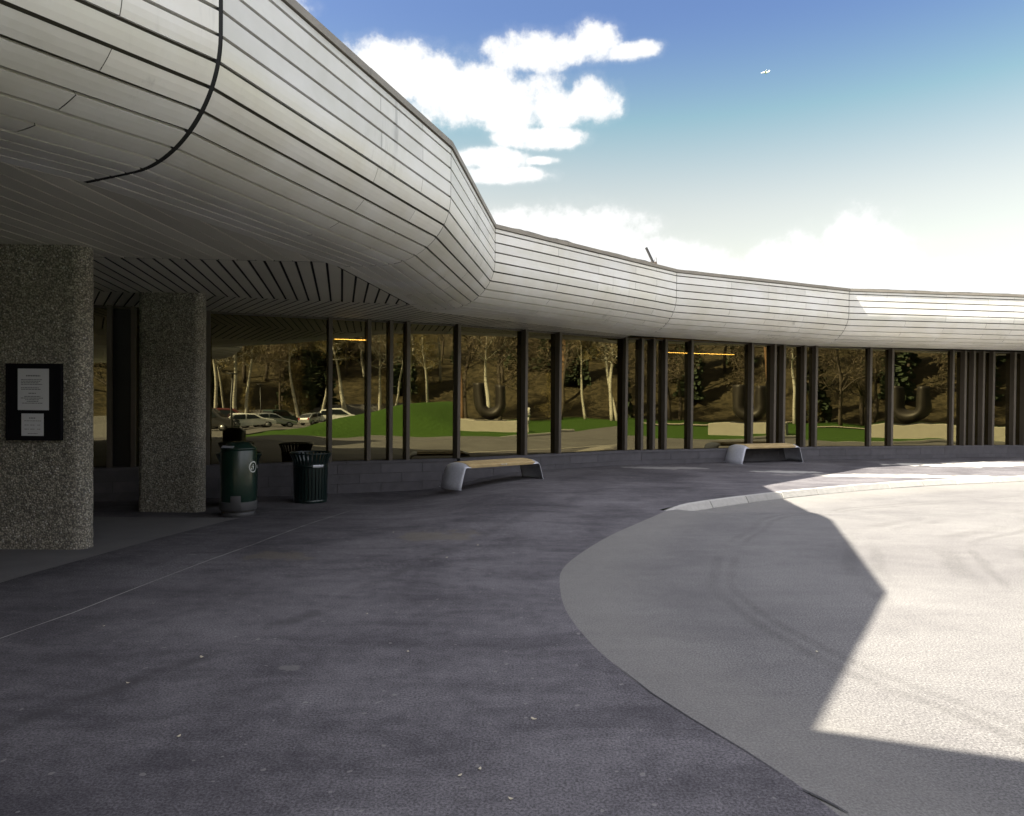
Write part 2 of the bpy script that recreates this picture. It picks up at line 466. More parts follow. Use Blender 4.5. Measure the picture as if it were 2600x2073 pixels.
def cladding_mat():
    m, n, p = mat("aluminium_cladding")
    co = n.coords('Object')
    g = n.new('ShaderNodeNewGeometry')
    k = n.math('ADD', 0.93, n.math('MULTIPLY', g.outputs['Random Per Island'], 0.13))
    blot = n.ramp(n.noise(co, 1.4, 5.0, 0.6, 0.4), 0.3, 0.75)
    c = n.mix(blot, (0.655, 0.635, 0.575, 1), (0.74, 0.73, 0.71, 1))
    c = n.mix(1.0, c, k, 'MULTIPLY')
    # dark mildew and run marks
    run = n.noise(n.coords('Object', (5.5, 5.5, 0.55)), 1.5, 5.0, 0.7)
    gate = n.ramp(n.noise(co, 0.75, 3.0), 0.53, 0.68)
    dirt = n.math('MULTIPLY', n.ramp(run, 0.53, 0.74), gate)
    c = n.mix(n.math('MULTIPLY', dirt, 0.62), c, (0.16, 0.16, 0.15, 1))
    for (px_, py_, pz_, rx_, ry_, rz_, k_) in ((0.52, -4.2, 3.98, 0.5, 0.5, 0.42, 0.75), (-1.25, -9.75, 4.15, 0.35, 0.35, 0.25, 0.6), (-0.35, -7.3, 3.75, 0.6, 0.5, 0.3, 0.3)):
        sx = n.new('ShaderNodeVectorMath', operation='SUBTRACT'); n.l.new(co, sx.inputs[0]); sx.inputs[1].default_value = (px_, py_, pz_)
        sy = n.new('ShaderNodeVectorMath', operation='DIVIDE'); n.l.new(sx.outputs[0], sy.inputs[0]); sy.inputs[1].default_value = (rx_, ry_, rz_)
        ln_ = n.new('ShaderNodeVectorMath', operation='LENGTH'); n.l.new(sy.outputs[0], ln_.inputs[0])
        near_ = n.math('SUBTRACT', 1.0, n.ramp(ln_.outputs['Value'], 0.2, 1.0))
        rm = n.ramp(n.noise(n.coords('Object', (9.0, 9.0, 1.6)), 1.6, 6.0, 0.75), 0.47, 0.66)
        c = n.mix(n.math('MULTIPLY', n.math('MULTIPLY', near_, rm), k_), c, (0.10, 0.10, 0.095, 1))
    fine = n.ramp(n.noise(co, 26.0, 4.0, 0.7), 0.66, 0.78)
    c = n.mix(n.math('MULTIPLY', fine, 0.16), c, (0.25, 0.24, 0.21, 1))
    n.put(p.inputs['Base Color'], c)
    p.inputs['Metallic'].default_value = 0.12
    n.put(p.inputs['Roughness'], n.math('ADD', 0.36, n.math('MULTIPLY', blot, 0.14)))
    b = n.new('ShaderNodeBump'); b.inputs['Strength'].default_value = 0.10; b.inputs['Distance'].default_value = 0.05
    n.l.new(n.noise(co, 2.6, 3.0), b.inputs['Height']); n.l.new(b.outputs[0], p.inputs['Normal'])
    return m


M_clad = cladding_mat()
M_gap = simple("cladding_joint", (0.055, 0.052, 0.040), 0.9, var=0.3)
M_soffit = simple("soffit_board", (0.60, 0.575, 0.50), 0.5, metal=0.15, var=0.10, scale=1.5, island=0.10)
M_black = simple("black_metal", (0.012, 0.012, 0.013), 0.5, var=0.2)
M_void = simple("dark_void", (0.01, 0.01, 0.01), 0.9)
M_fin = simple("mullion_bronze", (0.085, 0.072, 0.060), 0.5, metal=0.3, var=0.2, scale=5.0)
M_plinth = simple("plinth_block", (0.080, 0.076, 0.085), 0.85, var=0.35, scale=5.0, bump=0.4, bscale=40, island=0.10)
M_coping = simple("coping_metal", (0.26, 0.235, 0.20), 0.55, metal=0.35, var=0.3, scale=3.0)
M_membrane = simple("roof_membrane", (0.03, 0.03, 0.03), 0.8, var=0.4, scale=6)
M_inner = simple("interior_plaster", (0.16, 0.13, 0.09), 0.9)


def pebble_mat():
    m, n, p = mat("exposed_aggregate")
    co = n.coords('Object')
    v = n.new('ShaderNodeTexVoronoi', feature='F1'); n.l.new(co, v.inputs['Vector']); v.inputs['Scale'].default_value = 62.0
    v.inputs['Randomness'].default_value = 1.0
    r = n.new('ShaderNodeSeparateColor'); n.l.new(v.outputs['Color'], r.inputs[0])
    peb = n.mix(n.ramp(r.outputs[0], 0.05, 0.95), (0.30, 0.275, 0.225, 1), (0.60, 0.56, 0.475, 1))
    white = n.ramp(r.outputs[1], 0.95, 0.98)
    peb = n.mix(white, peb, (0.75, 0.73, 0.70, 1))
    e = n.ramp(v.outputs['Distance'], 0.35, 0.75)
    c = n.mix(e, peb, (0.17, 0.16, 0.145, 1))
    big = n.math('ADD', n.math('MULTIPLY', n.noise(co, 1.6, 5.0, 0.6), 0.5), n.math('MULTIPLY', n.ramp(n.noise(co, 13.0, 6.0, 0.75), 0.25, 0.75), 0.5))
    c = n.mix(1.0, c, n.math('ADD', 0.50, n.math('MULTIPLY', big, 1.0)), 'MULTIPLY')
    n.put(p.inputs['Base Color'], c)
    p.inputs['Roughness'].default_value = 0.75
    h = n.math('SUBTRACT', n.math('ADD', n.math('MULTIPLY', n.noise(co, 9.0, 6.0, 0.75), 2.2), n.math('MULTIPLY', n.noise(co, 70.0, 3.0, 0.7), 0.8)), n.math('MULTIPLY', v.outputs['Distance'], 0.45))
    b = n.new('ShaderNodeBump'); b.inputs['Strength'].default_value = 1.0; b.inputs['Distance'].default_value = 0.035
    n.l.new(h, b.inputs['Height']); n.l.new(b.outputs[0], p.inputs['Normal'])
    return m


M_pebble = pebble_mat()


def glass_mat():
    m, n, p = mat("bronze_mirror_glass")
    n.n.remove(p)
    co = n.coords('Object')
    oi = n.new('ShaderNodeObjectInfo')
    b = n.new('ShaderNodeBump'); b.inputs['Strength'].default_value = 1.0; b.inputs['Distance'].default_value = 0.0048
    vec = n.new('ShaderNodeVectorMath', operation='ADD'); n.l.new(co, vec.inputs[0]); n.l.new(oi.outputs['Location'], vec.inputs[1])
    n.l.new(n.noise(vec.outputs[0], 0.75, 1.0, 0.3), b.inputs['Height'])
    g = n.new('ShaderNodeBsdfGlossy'); g.inputs['Roughness'].default_value = 0.0
    g.inputs['Color'].default_value = (0.150, 0.134, 0.078, 1)
    n.l.new(b.outputs[0], g.inputs['Normal'])
    t = n.new('ShaderNodeBsdfTransparent'); t.inputs['Color'].default_value = (0.11, 0.09, 0.045, 1)
    a = n.new('ShaderNodeAddShader'); n.l.new(g.outputs[0], a.inputs[0]); n.l.new(t.outputs[0], a.inputs[1])
    n.l.new(a.outputs[0], n.n['Material Output'].inputs[0])
    return m


M_glass = glass_mat()

# ------------------------------------------------------------------ ground, driveway, pavement

def terrain():
    bm = bmesh.new()
    radii = [0, 8, 14, 17] + [18 + 1.5 * k for k in range(48)] + [94, 99, 105, 112, 120, 130, 142, 156, 175, 200, 240, 320, 500, 900, 1800, 3500]
    na = 168
    rows = []
    lay = bm.verts.layers.float.new('hill')
    for r in radii:
        row = []
        for k in range(na):
            a = 2 * math.pi * k / na
            x, y = 3 + r * math.cos(a), 8 + r * math.sin(a)
            z = base_z(x, y) + mound_z(x, y) - 0.02
            if r < 22: z -= 0.45
            elif inside(x, y, DRIVE): z -= 0.16
            if r > 60: z += 0.6 * math.sin(x * 0.11 + 1) * math.sin(y * 0.13) * smooth((r - 60) / 40)
            v = bm.verts.new((x, y, z))
            hill = smooth((r - 76) / 10) if y < 34 else 0.3
            if -70 < math.degrees(math.atan2(y - 8, x - 3)) < 8 and hill > 0:
                hill *= 1.0
            v[lay] = hill
            row.append(v)
        rows.append(row)
    for i in range(len(rows) - 1):
        for k in range(na):
            if i == 0:
                if k == 0: bm.faces.new([rows[1][j] for j in range(na)])
                continue
            bm.faces.new((rows[i][k], rows[i + 1][k], rows[i + 1][(k + 1) % na], rows[i][(k + 1) % na]))
    for v in rows[0][:]: bm.verts.remove(v)
    m, n, p = mat("lawn_and_leaf_litter")
    co = n.coords('Object')
    g = n.mix(n.noise(co, 0.35, 5.0, 0.6), (0.027, 0.062, 0.009, 1), (0.046, 0.088, 0.014, 1))
    g = n.mix(n.ramp(n.noise(co, 7.0, 4.0, 0.7), 0.35, 0.8), g, (0.036, 0.070, 0.012, 1))
    lt = n.mix(n.ramp(n.noise(co, 0.8, 8.0, 0.78, 0.8), 0.35, 0.70), (0.016, 0.014, 0.008, 1), (0.085, 0.068, 0.038, 1))  # leaf litter tones, with strong dark noise painted to resemble shadow
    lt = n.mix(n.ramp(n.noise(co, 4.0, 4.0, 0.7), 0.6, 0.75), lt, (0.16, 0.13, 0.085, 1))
    at = n.new('ShaderNodeAttribute', attribute_name='hill')
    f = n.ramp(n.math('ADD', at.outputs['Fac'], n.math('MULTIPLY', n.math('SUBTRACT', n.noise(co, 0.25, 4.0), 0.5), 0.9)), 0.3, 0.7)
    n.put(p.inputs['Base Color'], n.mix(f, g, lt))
    p.inputs['Roughness'].default_value = 0.95; p.inputs['Specular IOR Level'].default_value = 0.1
    b = n.new('ShaderNodeBump'); b.inputs['Strength'].default_value = 0.8; b.inputs['Distance'].default_value = 0.15
    n.l.new(n.noise(co, 3.0, 5.0, 0.7), b.inputs['Height']); n.l.new(b.outputs[0], p.inputs['Normal'])
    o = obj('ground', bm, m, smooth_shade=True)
    tag(o, 'grass mound and leaf covered hillside beyond the forecourt', kind='structure')


def sheet(name, poly, zf, m, label, grid, dz=0.0, edge_line=None):
    """flat region with heights zf(x, y); grid = list of interior points"""
    coords = [Vector(p) for p in poly]
    nb = len(coords)
    edges = [(i, (i + 1) % nb) for i in range(nb)]
    pts = coords + [Vector(g) for g in grid if inside(g[0], g[1], poly) and seg_dist(g[0], g[1], poly, True) > 0.06]
    vo, eo, fo, *_ = delaunay_2d_cdt(pts, edges, [], 0, 1e-4)
    bm = bmesh.new()
    lay = bm.verts.layers.float.new('edge') if edge_line else None
    vs = []
    for v in vo:
        q = bm.verts.new((v.x, v.y, zf(v.x, v.y) + dz))
        if lay: q[lay] = seg_dist(v.x, v.y, edge_line) if math.hypot(v.x - 5, v.y - 8) < 22 else 9.0
        vs.append(q)
    for f in fo:
        cx = sum(vo[i].x for i in f) / len(f); cy = sum(vo[i].y for i in f) / len(f)
        if inside(cx, cy, poly):
            ff = bm.faces.new([vs[i] for i in f])
    bmesh.ops.recalc_face_normals(bm, faces=bm.faces)
    for f in bm.faces:
        if f.normal.z < 0: f.normal_flip()
    o = obj(name, bm, m, smooth_shade=True)
    tag(o, label, kind='structure')
    return o


def gridpts(x0, x1, y0, y1, s):
    nx = int((x1 - x0) / s); ny = int((y1 - y0) / s)
    return [(x0 + (i + 0.5 * (j % 2)) * s, y0 + j * s) for j in range(ny + 1) for i in range(nx + 1)]


terrain()
near = gridpts(0, 16, -8, 16, 0.42)
far = [q for q in gridpts(-8, 80, -66, 18, 2.6) if not (-1 < q[0] < 16.5 and -8.5 < q[1] < 16.5)]
sheet('driveway', DRIVE, road_z, M_road, 'grey asphalt driveway bending through the forecourt', near + far, 0.0,
      subdiv(KERB + EDGE[1:], 0.3))
def shift(pl, d):
    out = []
    for i, (x, y) in enumerate(pl):
        a = pl[max(0, i - 1)]; b = pl[min(len(pl) - 1, i + 1)]
        tx, ty = b[0] - a[0], b[1] - a[1]; l = math.hypot(tx, ty)
        out.append((x + ty / l * d, y - tx / l * d))
    return out


KBACK = shift(KERB, 0.12)
# pavement between the driveway edge and the building
wl = [WALL[5], WALL[4], WALL[3], WALL[2], WALL[1], WALL[0], WLEFT]
PAVE = [(30, 21.5), (19.3, 20.9)] + [(x - 0.1, y + 0.25) for x, y in wl] + [(-14, 8.5), (-14, -9), (EDGE[-1][0], EDGE[-1][1])] + EDGE[::-1][1:] + KBACK[::-1]
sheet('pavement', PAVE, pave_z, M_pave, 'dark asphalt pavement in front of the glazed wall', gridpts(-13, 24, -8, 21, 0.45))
# lighter slabs on the entrance side, between the columns
SLAB = [(-12, -2.0), (-5.5, 1.2), (-4.75, 5.2), (-4.55, 6.75), (-4.28, 8.35), (-3.98, 9.72), (-5.0, 9.72), (-5.0, 8.35), (-12, 8.35)]
SLAB = [(-12, 4.8), (-4.28, 4.85), (-4.12, 5.95), (-4.02, 6.6), (-4.02, 6.62), (-3.92, 7.6), (-3.78, 9.0), (-3.72, 9.35), (-12, 9.35)]
sheet('entrance_paving', SLAB, pave_z, M_slab, 'lighter paving strip beside the entrance columns', gridpts(-12, -3.8, 4.9, 9.3, 0.45), 0.006)


def kerb_stones(name, line, zt, h, wd, label, ln=1.0, side=1, ramp_end=False):
    bm = bmesh.new()
    fine = subdiv(line, 0.12)
    # walk the line and cut stones
    d = [0.0]
    for a, b in zip(fine, fine[1:]): d.append(d[-1] + math.hypot(b[0] - a[0], b[1] - a[1]))
    def at(s):
        s = max(0, min(d[-1], s))
        for i in range(len(d) - 1):
            if d[i + 1] >= s:
                t = (s - d[i]) / max(1e-9, d[i + 1] - d[i]); a, b = fine[i], fine[i + 1]
                tx, ty = b[0] - a[0], b[1] - a[1]; L = math.hypot(tx, ty) or 1
                return a[0] + tx * t, a[1] + ty * t, tx / L, ty / L
        a, b = fine[-2], fine[-1]; L = math.hypot(b[0] - a[0], b[1] - a[1])
        return b[0], b[1], (b[0] - a[0]) / L, (b[1] - a[1]) / L
    s = 0.0
    while s < d[-1] - 0.05:
        e = min(d[-1], s + ln * random.uniform(0.92, 1.04))
        if d[-1] - e < 0.3: e = d[-1]
        prof_rows = []
        jit = random.uniform(-0.004, 0.004)
        for k in range(4):
            q = s + 0.010 + (e - s - 0.020) * k / 3
            x, y, tx, ty = at(q)
            nx, ny = -ty * side, tx * side          # towards the road
            top = zt(x, y) + jit
            hh = h
            if ramp_end and d[-1] - q < 0.55:
                top -= 0.06 * (1 - (d[-1] - q) / 0.55)
            prof = [(-wd, -0.25), (-wd, 0.008), (-0.075, 0.014), (-0.058, 0.008), (0.0, -0.085), (0.012, -h - 0.15)]
            prof_rows.append([bm.verts.new((x + nx * o, y + ny * o, top + z)) for o, z in prof])
        for a, b in zip(prof_rows, prof_rows[1:]):
            for i in range(len(a) - 1): bm.faces.new((a[i], a[i + 1], b[i + 1], b[i]))
        bm.faces.new(prof_rows[0]); bm.faces.new(prof_rows[-1][::-1])
        s = e
    bmesh.ops.recalc_face_normals(bm, faces=bm.faces)
    o = obj(name, bm, M_kerb)
    tag(o, label, kind='structure')


kerb_stones('kerb', KERB, pave_z, 0.08, 0.15, 'curved granite kerb between pavement and driveway', 1.0, 1, True)
kerb_stones('kerb', MKERB, lambda x, y: road_z(x, y) + 0.16, 0.16, 0.30, 'pale kerb along the grass mound', 1.6, 1)
# gravel path behind the sculpture
PATH = [(26, -36), (27, -30.5), (60, -23.5), (96, -17.5), (96, -13), (60, -18.8), (27, -26)]
bmp = bmesh.new()
pl = [(26 + t * 2.0, -28.5 + 0.165 * t * 2.0) for t in range(36)]
rows = [[bmp.verts.new((x + 0.4, y - 2.0, base_z(x, y - 2) + mound_z(x, y - 2) + 0.10)), bmp.verts.new((x, y + 2.0, base_z(x, y + 2) + mound_z(x, y + 2) + 0.10))] for x, y in pl]
for a, b in zip(rows, rows[1:]): bmp.faces.new((a[0], b[0], b[1], a[1]))
tag(obj('path', bmp, simple("gravel_path", (0.26, 0.23, 0.18), 0.95, var=0.2, scale=2)), 'pale gravel path across the lawn', kind='structure')

# ------------------------------------------------------------------ the building
B = empty('art_centre_building', (-1.0, 13.5, 0.0))
tag(B, 'low modern building with curved aluminium eaves above a long dark mirrored glass wall', 'building')


def miters(off):
    out = []
    P = [Vector(q) for q in EAVES]
    def nr(a, b):
        t = (b - a).normalized(); return Vector((-t.y, t.x))
    for i, q in enumerate(P):
        if i == 0: m, k = nr(P[0], P[1]), 1
        elif i == len(P) - 1: m, k = nr(P[-2], P[-1]), 1
        else:
            a, b = nr(P[i - 1], P[i]), nr(P[i], P[i + 1]); m = (a + b).normalized(); k = 1 / max(0.4, m.dot(a))
        out.append(q + m * off * k)
    return out


# eaves profile by arc length: (inward offset, height)
prof = [(0.0, Z_TOP), (0.0, Z_MID)]
AX, BZ = 0.8166, Z_MID - Z_BOT
for k in range(1, 25):
    a = math.pi / 2 * k / 24
    prof.append((AX * (1 - math.cos(a)), Z_MID - BZ * math.sin(a)))
prof.append((1.35, Z_BOT))
plen = [0.0]
for a, b in zip(prof, prof[1:]): plen.append(plen[-1] + math.hypot(b[0] - a[0], b[1] - a[1]))


def profile_at(s):
    s = max(0, min(plen[-1], s))
    for i in range(len(plen) - 1):
        if plen[i + 1] >= s - 1e-9:
            t = (s - plen[i]) / (plen[i + 1] - plen[i]); a, b = prof[i], prof[i + 1]
            tx, tz = b[0] - a[0], b[1] - a[1]; L = math.hypot(tx, tz)
            return Vector((a[0] + tx * t, a[1] + tz * t)), Vector((-tz / L, tx / L))   # point, normal INTO the roof
    return Vector(prof[-1]), Vector((0, 1))


UM = miters(1.0)
UNIT = [UM[i] - Vector(EAVES[i]) for i in range(len(EAVES))]


def eaves_pt(i, f, q):
    """point on section i at fraction f along it, q = (offset, height)"""
    a = Vector(EAVES[i]) + UNIT[i] * q[0]; b = Vector(EAVES[i + 1]) + UNIT[i + 1] * q[0]
    c = a + (b - a) * f
    return (c.x, c.y, q[1])


BOARD = 0.158
starts = [0.03, 0.105]
while starts[-1] + BOARD < plen[-1] + 0.02: starts.append(starts[-1] + BOARD)
SECT_LABEL = {}
for i in range(len(EAVES) - 1):
    L = (Vector(EAVES[i + 1]) - Vector(EAVES[i])).length
    bm = bmesh.new()
    seam = 0.016 if i == 3 else 0.007
    seam0 = 0.016 if i == 3 else 0.006
    seam1 = 0.016 if i == 2 else 0.006
    for j in range(len(starts) - 1):
        s0, s1 = starts[j] + 0.0115, starts[j + 1] - 0.0115
        # butt joints: every second row shares a station
        if L < 4.0: st = [0.56] if j % 2 else [0.80]
        elif L > 7.5: st = [k / 5 + (0.07 if j % 2 else 0) for k in range(1, 5)]
        else: st = [0.29, 0.72] if j % 2 else [0.50, 0.86]
        st = [q + random.uniform(-0.004, 0.004) for q in st]
        cuts = [0.0] + st + [1.0]
        for ci in range(len(cuts) - 1):
            f0 = cuts[ci] + (seam0 / L if ci == 0 else 0.0022 / L)
            f1 = cuts[ci + 1] - (seam1 / L if ci == len(cuts) - 2 else 0.0022 / L)
            ns = 3
            ring = []
            lip = 0.035
            sag = random.uniform(-0.0025, 0.0025)
            seq = []
            for k in range(ns + 1):
                q, nn = profile_at(s0 + (s1 - s0) * k / ns)
                seq.append((q, nn))
            pts = [seq[0][0] + seq[0][1] * lip] + [q for q, _ in seq] + [seq[-1][0] + seq[-1][1] * lip]
            rows = []
            for f in (f0, f1):
                rows.append([bm.verts.new(eaves_pt(i, f, (q.x, q.y + sag * (f == f1)))) for q in pts])
            for k in range(len(pts) - 1):
                bm.faces.new((rows[0][k], rows[1][k], rows[1][k + 1], rows[0][k + 1]))
    bmesh.ops.recalc_face_normals(bm, faces=bm.faces)
    o = obj('eaves_section', bm, M_clad, B, world_verts=True)
    # backing sheet seen in the open joints
    bm = bmesh.new()
    rows = []
    for f in (0, 1):
        row = []
        for s in [0.0] + [plen[-1] * k / 34 for k in range(1, 35)]:
            q, nn = profile_at(s); q = q + nn * 0.034
            row.append(bm.verts.new(eaves_pt(i, f, (q.x, q.y))))
        rows.append(row)
    for k in range(len(rows[0]) - 1): bm.faces.new((rows[0][k], rows[1][k], rows[1][k + 1], rows[0][k + 1]))
    obj('joint_backing', bm, M_gap, o, world_verts=False)
    me = B.children[-1] if False else bpy.data.objects[bpy.data.objects.find('joint_backing')]
for o in [x for x in bpy.data.objects if x.name.startswith('joint_backing')]:
    o.data.transform(Matrix.Translation(-Vector(B.location)))

# black expansion joint between the first two fascia runs, thin shadow joints at the other corners
for i, hw, dp in ((3, 0.022, 0.004), (4, 0.010, 0.012), (5, 0.010, 0.012), (6, 0.010, 0.012), (7, 0.010, 0.012), (8, 0.010, 0.012)):
    bm = bmesh.new()
    La = (Vector(EAVES[i]) - Vector(EAVES[i - 1])).length; Lb = (Vector(EAVES[i + 1]) - Vector(EAVES[i])).length
    prev = None
    for k in range(41):
        q, nn = profile_at(plen[-1] * k / 40); q = q + nn * dp
        row = [bm.verts.new(eaves_pt(i - 1, 1 - hw / La, q)), bm.verts.new(eaves_pt(i, 0.0, q)), bm.verts.new(eaves_pt(i, hw / Lb, q))]
        if prev:
            for t in range(2): bm.faces.new((prev[t], row[t], row[t + 1], prev[t + 1]))
        prev = row
    obj('expansion_joint', bm, M_void, B, world_verts=True)
# coping on top of the eaves
bm = bmesh.new()
cp = [(0.03, Z_TOP - 0.028), (-0.018, Z_TOP - 0.028), (-0.018, Z_TOP + 0.035), (0.14, Z_TOP + 0.045), (0.14, Z_TOP - 0.02)]
for i in range(len(EAVES) - 1):
    L = (Vector(EAVES[i + 1]) - Vector(EAVES[i])).length
    nseg = max(1, round(L / 1.7))
    for k in range(nseg):
        f0, f1 = k / nseg + (0.002 / L if k else 0), (k + 1) / nseg - (0.002 / L if k < nseg - 1 else 0)
        dz = random.uniform(-0.003, 0.003)
        r0 = [bm.verts.new(eaves_pt(i, f0, (a, b + dz))) for a, b in cp]
        r1 = [bm.verts.new(eaves_pt(i, f1, (a, b + dz))) for a, b in cp]
        for q in range(len(cp) - 1): bm.faces.new((r0[q], r1[q], r1[q + 1], r0[q + 1]))
bmesh.ops.recalc_face_normals(bm, faces=bm.faces)
obj('roof_coping', bm, M_coping, B, world_verts=True)
# loose, rumpled membrane edge showing above the coping from the inner corner on
bm = bmesh.new()
for i in range(5, 9):
    L = (Vector(EAVES[i + 1]) - Vector(EAVES[i])).length
    n_ = int(L / 0.09)
    prev = None
    for k in range(n_ + 1):
        f = k / n_
        s_ = i * 40 + k
        h = 0.022 + 0.020 * math.sin(s_ * 0.35) * math.sin(s_ * 0.113 + 1) + random.uniform(0, 0.012)
        h *= 1.2 if i == 5 else 0.45
        row = [bm.verts.new(eaves_pt(i, f, (a, Z_TOP + z))) for a, z in ((0.10, 0.02), (0.09, 0.05 + h * 0.6), (0.13, 0.055 + h), (0.30, 0.05 + h * 0.9), (0.42, 0.0))]
        if prev:
            for q in range(4): bm.faces.new((prev[q], row[q], row[q + 1], prev[q + 1]))
        prev = row
bmesh.ops.recalc_face_normals(bm, faces=bm.faces)
obj('roof_membrane', bm, M_membrane, B, world_verts=True)
# roof slab
inner = miters(0.12)
poly = [tuple(q) for q in inner] + [(24, 34), (-16, 34), (-16, -7.0)]
bm = bmesh.new(); prism(bm, poly, Z_TOP - 0.10, Z_TOP - 0.03)
obj('roof', bm, M_membrane, B, world_verts=True)

# soffit boards
PI = miters(1.36)
ZS = Z_BOT + 0.003


def boards(poly, dirv, width, gap, off=0.0, mi=1):
    dx, dy = Vector(dirv).normalized()
    nx, ny = -dy, dx
    ds = [nx * x + ny * y for x, y in poly]
    bm = bmesh.new()
    k = math.floor((min(ds) - off) / width)
    while off + k * width < max(ds):
        lo, hi = off + k * width + gap / 2, off + (k + 1) * width - gap / 2
        q = clip(clip(poly, nx, ny, hi), -nx, -ny, -lo)
        if len(q) >= 3:
            dz = random.uniform(0, 0.002)
            a = [bm.verts.new((x, y, ZS + dz)) for x, y in q]; b = [bm.verts.new((x, y, ZS + 0.03)) for x, y in q]
            bm.faces.new(a[::-1])
            for t in range(len(q)): bm.faces.new((a[t], a[(t + 1) % len(q)], b[(t + 1) % len(q)], b[t])).material_index = mi
        k += 1
    bmesh.ops.recalc_face_normals(bm, faces=bm.faces)
    return bm


L1A, L1B = (-2.02, 7.63), (-12.0, 7.02)
L2A, L2B = (-1.68, 11.05), (-12.0, 8.40)
P2, P3, P4 = tuple(PI[2]), tuple(PI[3]), tuple(PI[4])
obj('soffit', boards([P2, P3, L1A, L1B, (-12.0, P2[1])], (0.02, 1.0), 0.20, 0.018, 0.0, 0), M_soffit, B, world_verts=True)
obj('soffit', boards([(-12, -7), (PI[0].x, -7), tuple(PI[1]), P2, (-12, P2[1])], (0.02, 1.0), 0.20, 0.012), M_soffit, B, world_verts=True)
obj('soffit', boards([L1B, (L1A[0], L1A[1] + 0.012), P4, L2A, L2B], (-0.25, 1.0), 0.168, 0.028), [M_soffit, M_void], B, world_verts=True)
obj('soffit', boards([L2B, L2A, WALL[1], WLEFT], (0.56, -0.83), 0.145, 0.022), [M_soffit, M_void], B, world_verts=True)
obj('soffit', boards([L2A, tuple(PI[6]), WALL[2], WALL[1]], (0.56, -0.83), 0.145, 0.022), [M_soffit, M_void], B, world_verts=True)
bm = bmesh.new()
for q in ([P2, P3, L1A, L1B, (-12.0, P2[1])], [(-12, -7), (PI[0].x, -7), tuple(PI[1]), P2, (-12, P2[1])], [L1B, L1A, P4, L2A, L2B],
          [L2B, L2A, WALL[1], WLEFT], [L2A, tuple(PI[6]), WALL[2], WALL[1]]):
    face(bm, [(x, y, ZS + 0.032) for x, y in q])
obj('soffit_backing', bm, M_void, B, world_verts=True)

# unseen west wall of the entrance, added to darken the ground under the canopy
bm = bmesh.new()
box(bm, -10.3, -10.1, -7.0, 10.0, -0.3, Z_BOT + 0.02)
obj('unseen_entrance_wall', bm, M_plinth, B, world_verts=True)
# wall facets: frame (tangent, outward normal)
FACET = []
for k in range(5):
    a = R(WANG[k]); FACET.append((Vector(WALL[k]), Vector((math.cos(a), math.sin(a))), Vector((math.sin(a), -math.cos(a)))))


def wmat(k, s=0.0, out=0.0, z=0.0):
    P, t, n_ = FACET[k]
    o = P + t * s + n_ * out
    return Matrix(((t.x, -n_.x, 0, o.x), (t.y, -n_.y, 0, o.y), (0, 0, 1, z), (0, 0, 0, 1)))   # local: x along, y INTO the building, z up


OFF = Matrix.Translation(-Vector(B.location))
# mullion fins
fin_m = None
for k, s in FINS:
    bm = bmesh.new()
    box(bm, -0.036, 0.036, -0.15, 0.03, 0, Z_BOT - SILL - 0.001)
    o = obj('mullion', bm, M_fin, B, bevel=0.006)
    o.matrix_local = OFF @ wmat(k, s, 0, SILL)
# panes between the fins
YAW = [0.0, 0.0, -1.0, -4.1, -1.6]
flat = []
acc = 0.0
for i, (k, s) in enumerate(FINS[:-1]):
    k2, s2 = FINS[i + 1]
    a = FACET[k][0] + FACET[k][1] * s
    b = FACET[k2][0] + FACET[k2][1] * s2
    if i == 0: continue     # the dark doorway
    d = (b - a); L = d.length
    yaw = YAW[k] + random.uniform(-0.25, 0.25)
    ang = math.atan2(d.y, d.x)
    if abs(math.degrees(ang) - WANG[k]) > 1.0: ang = R(WANG[k])
    ang += R(yaw)
    c = (a + b) / 2
    bm = bmesh.new()
    w = L / 2 - 0.034
    w = w / max(0.9, math.cos(R(yaw)))
    # front sheet leans back slightly at the head
    lean = math.tan(R(0.35 + random.uniform(-0.07, 0.07)))
    h = Z_BOT - SILL
    q = [(-w, 0, 0.001), (w, 0, 0.001), (w, lean * h, h - 0.03), (-w, lean * h, h - 0.03)]
    face(bm, q)
    o = obj('window_pane', bm, M_glass, B)
    o.matrix_local = OFF @ Matrix.Translation((c.x, c.y, SILL)) @ Matrix.Rotation(ang, 4, 'Z')
# pane left of the doorway and one more between the columns
for s0, s1 in ((-2.6, -1.55), (-6.2, -2.7)):
    bm = bmesh.new()
    lean = math.tan(R(0.35)); h = Z_BOT - SILL
    face(bm, [(s0, 0, 0.001), (s1, 0, 0.001), (s1, lean * h, h - 0.03), (s0, lean * h, h - 0.03)])
    o = obj('window_pane', bm, M_glass, B); o.matrix_local = OFF @ wmat(0, 0, 0, SILL)
for s in (-2.65, -6.2):
    bm = bmesh.new(); box(bm, -0.036, 0.036, -0.15, 0.03, 0, Z_BOT - SILL - 0.001)
    o = obj('mullion', bm, M_fin, B, bevel=0.006); o.matrix_local = OFF @ wmat(0, s, 0, SILL)
# doorway recess
bm = bmesh.new()
box(bm, -1.50, -1.18, 0.10, 0.14, -0.2, Z_BOT - 0.02)
o = obj('door', bm, M_black, B); o.matrix_local = OFF @ wmat(0)
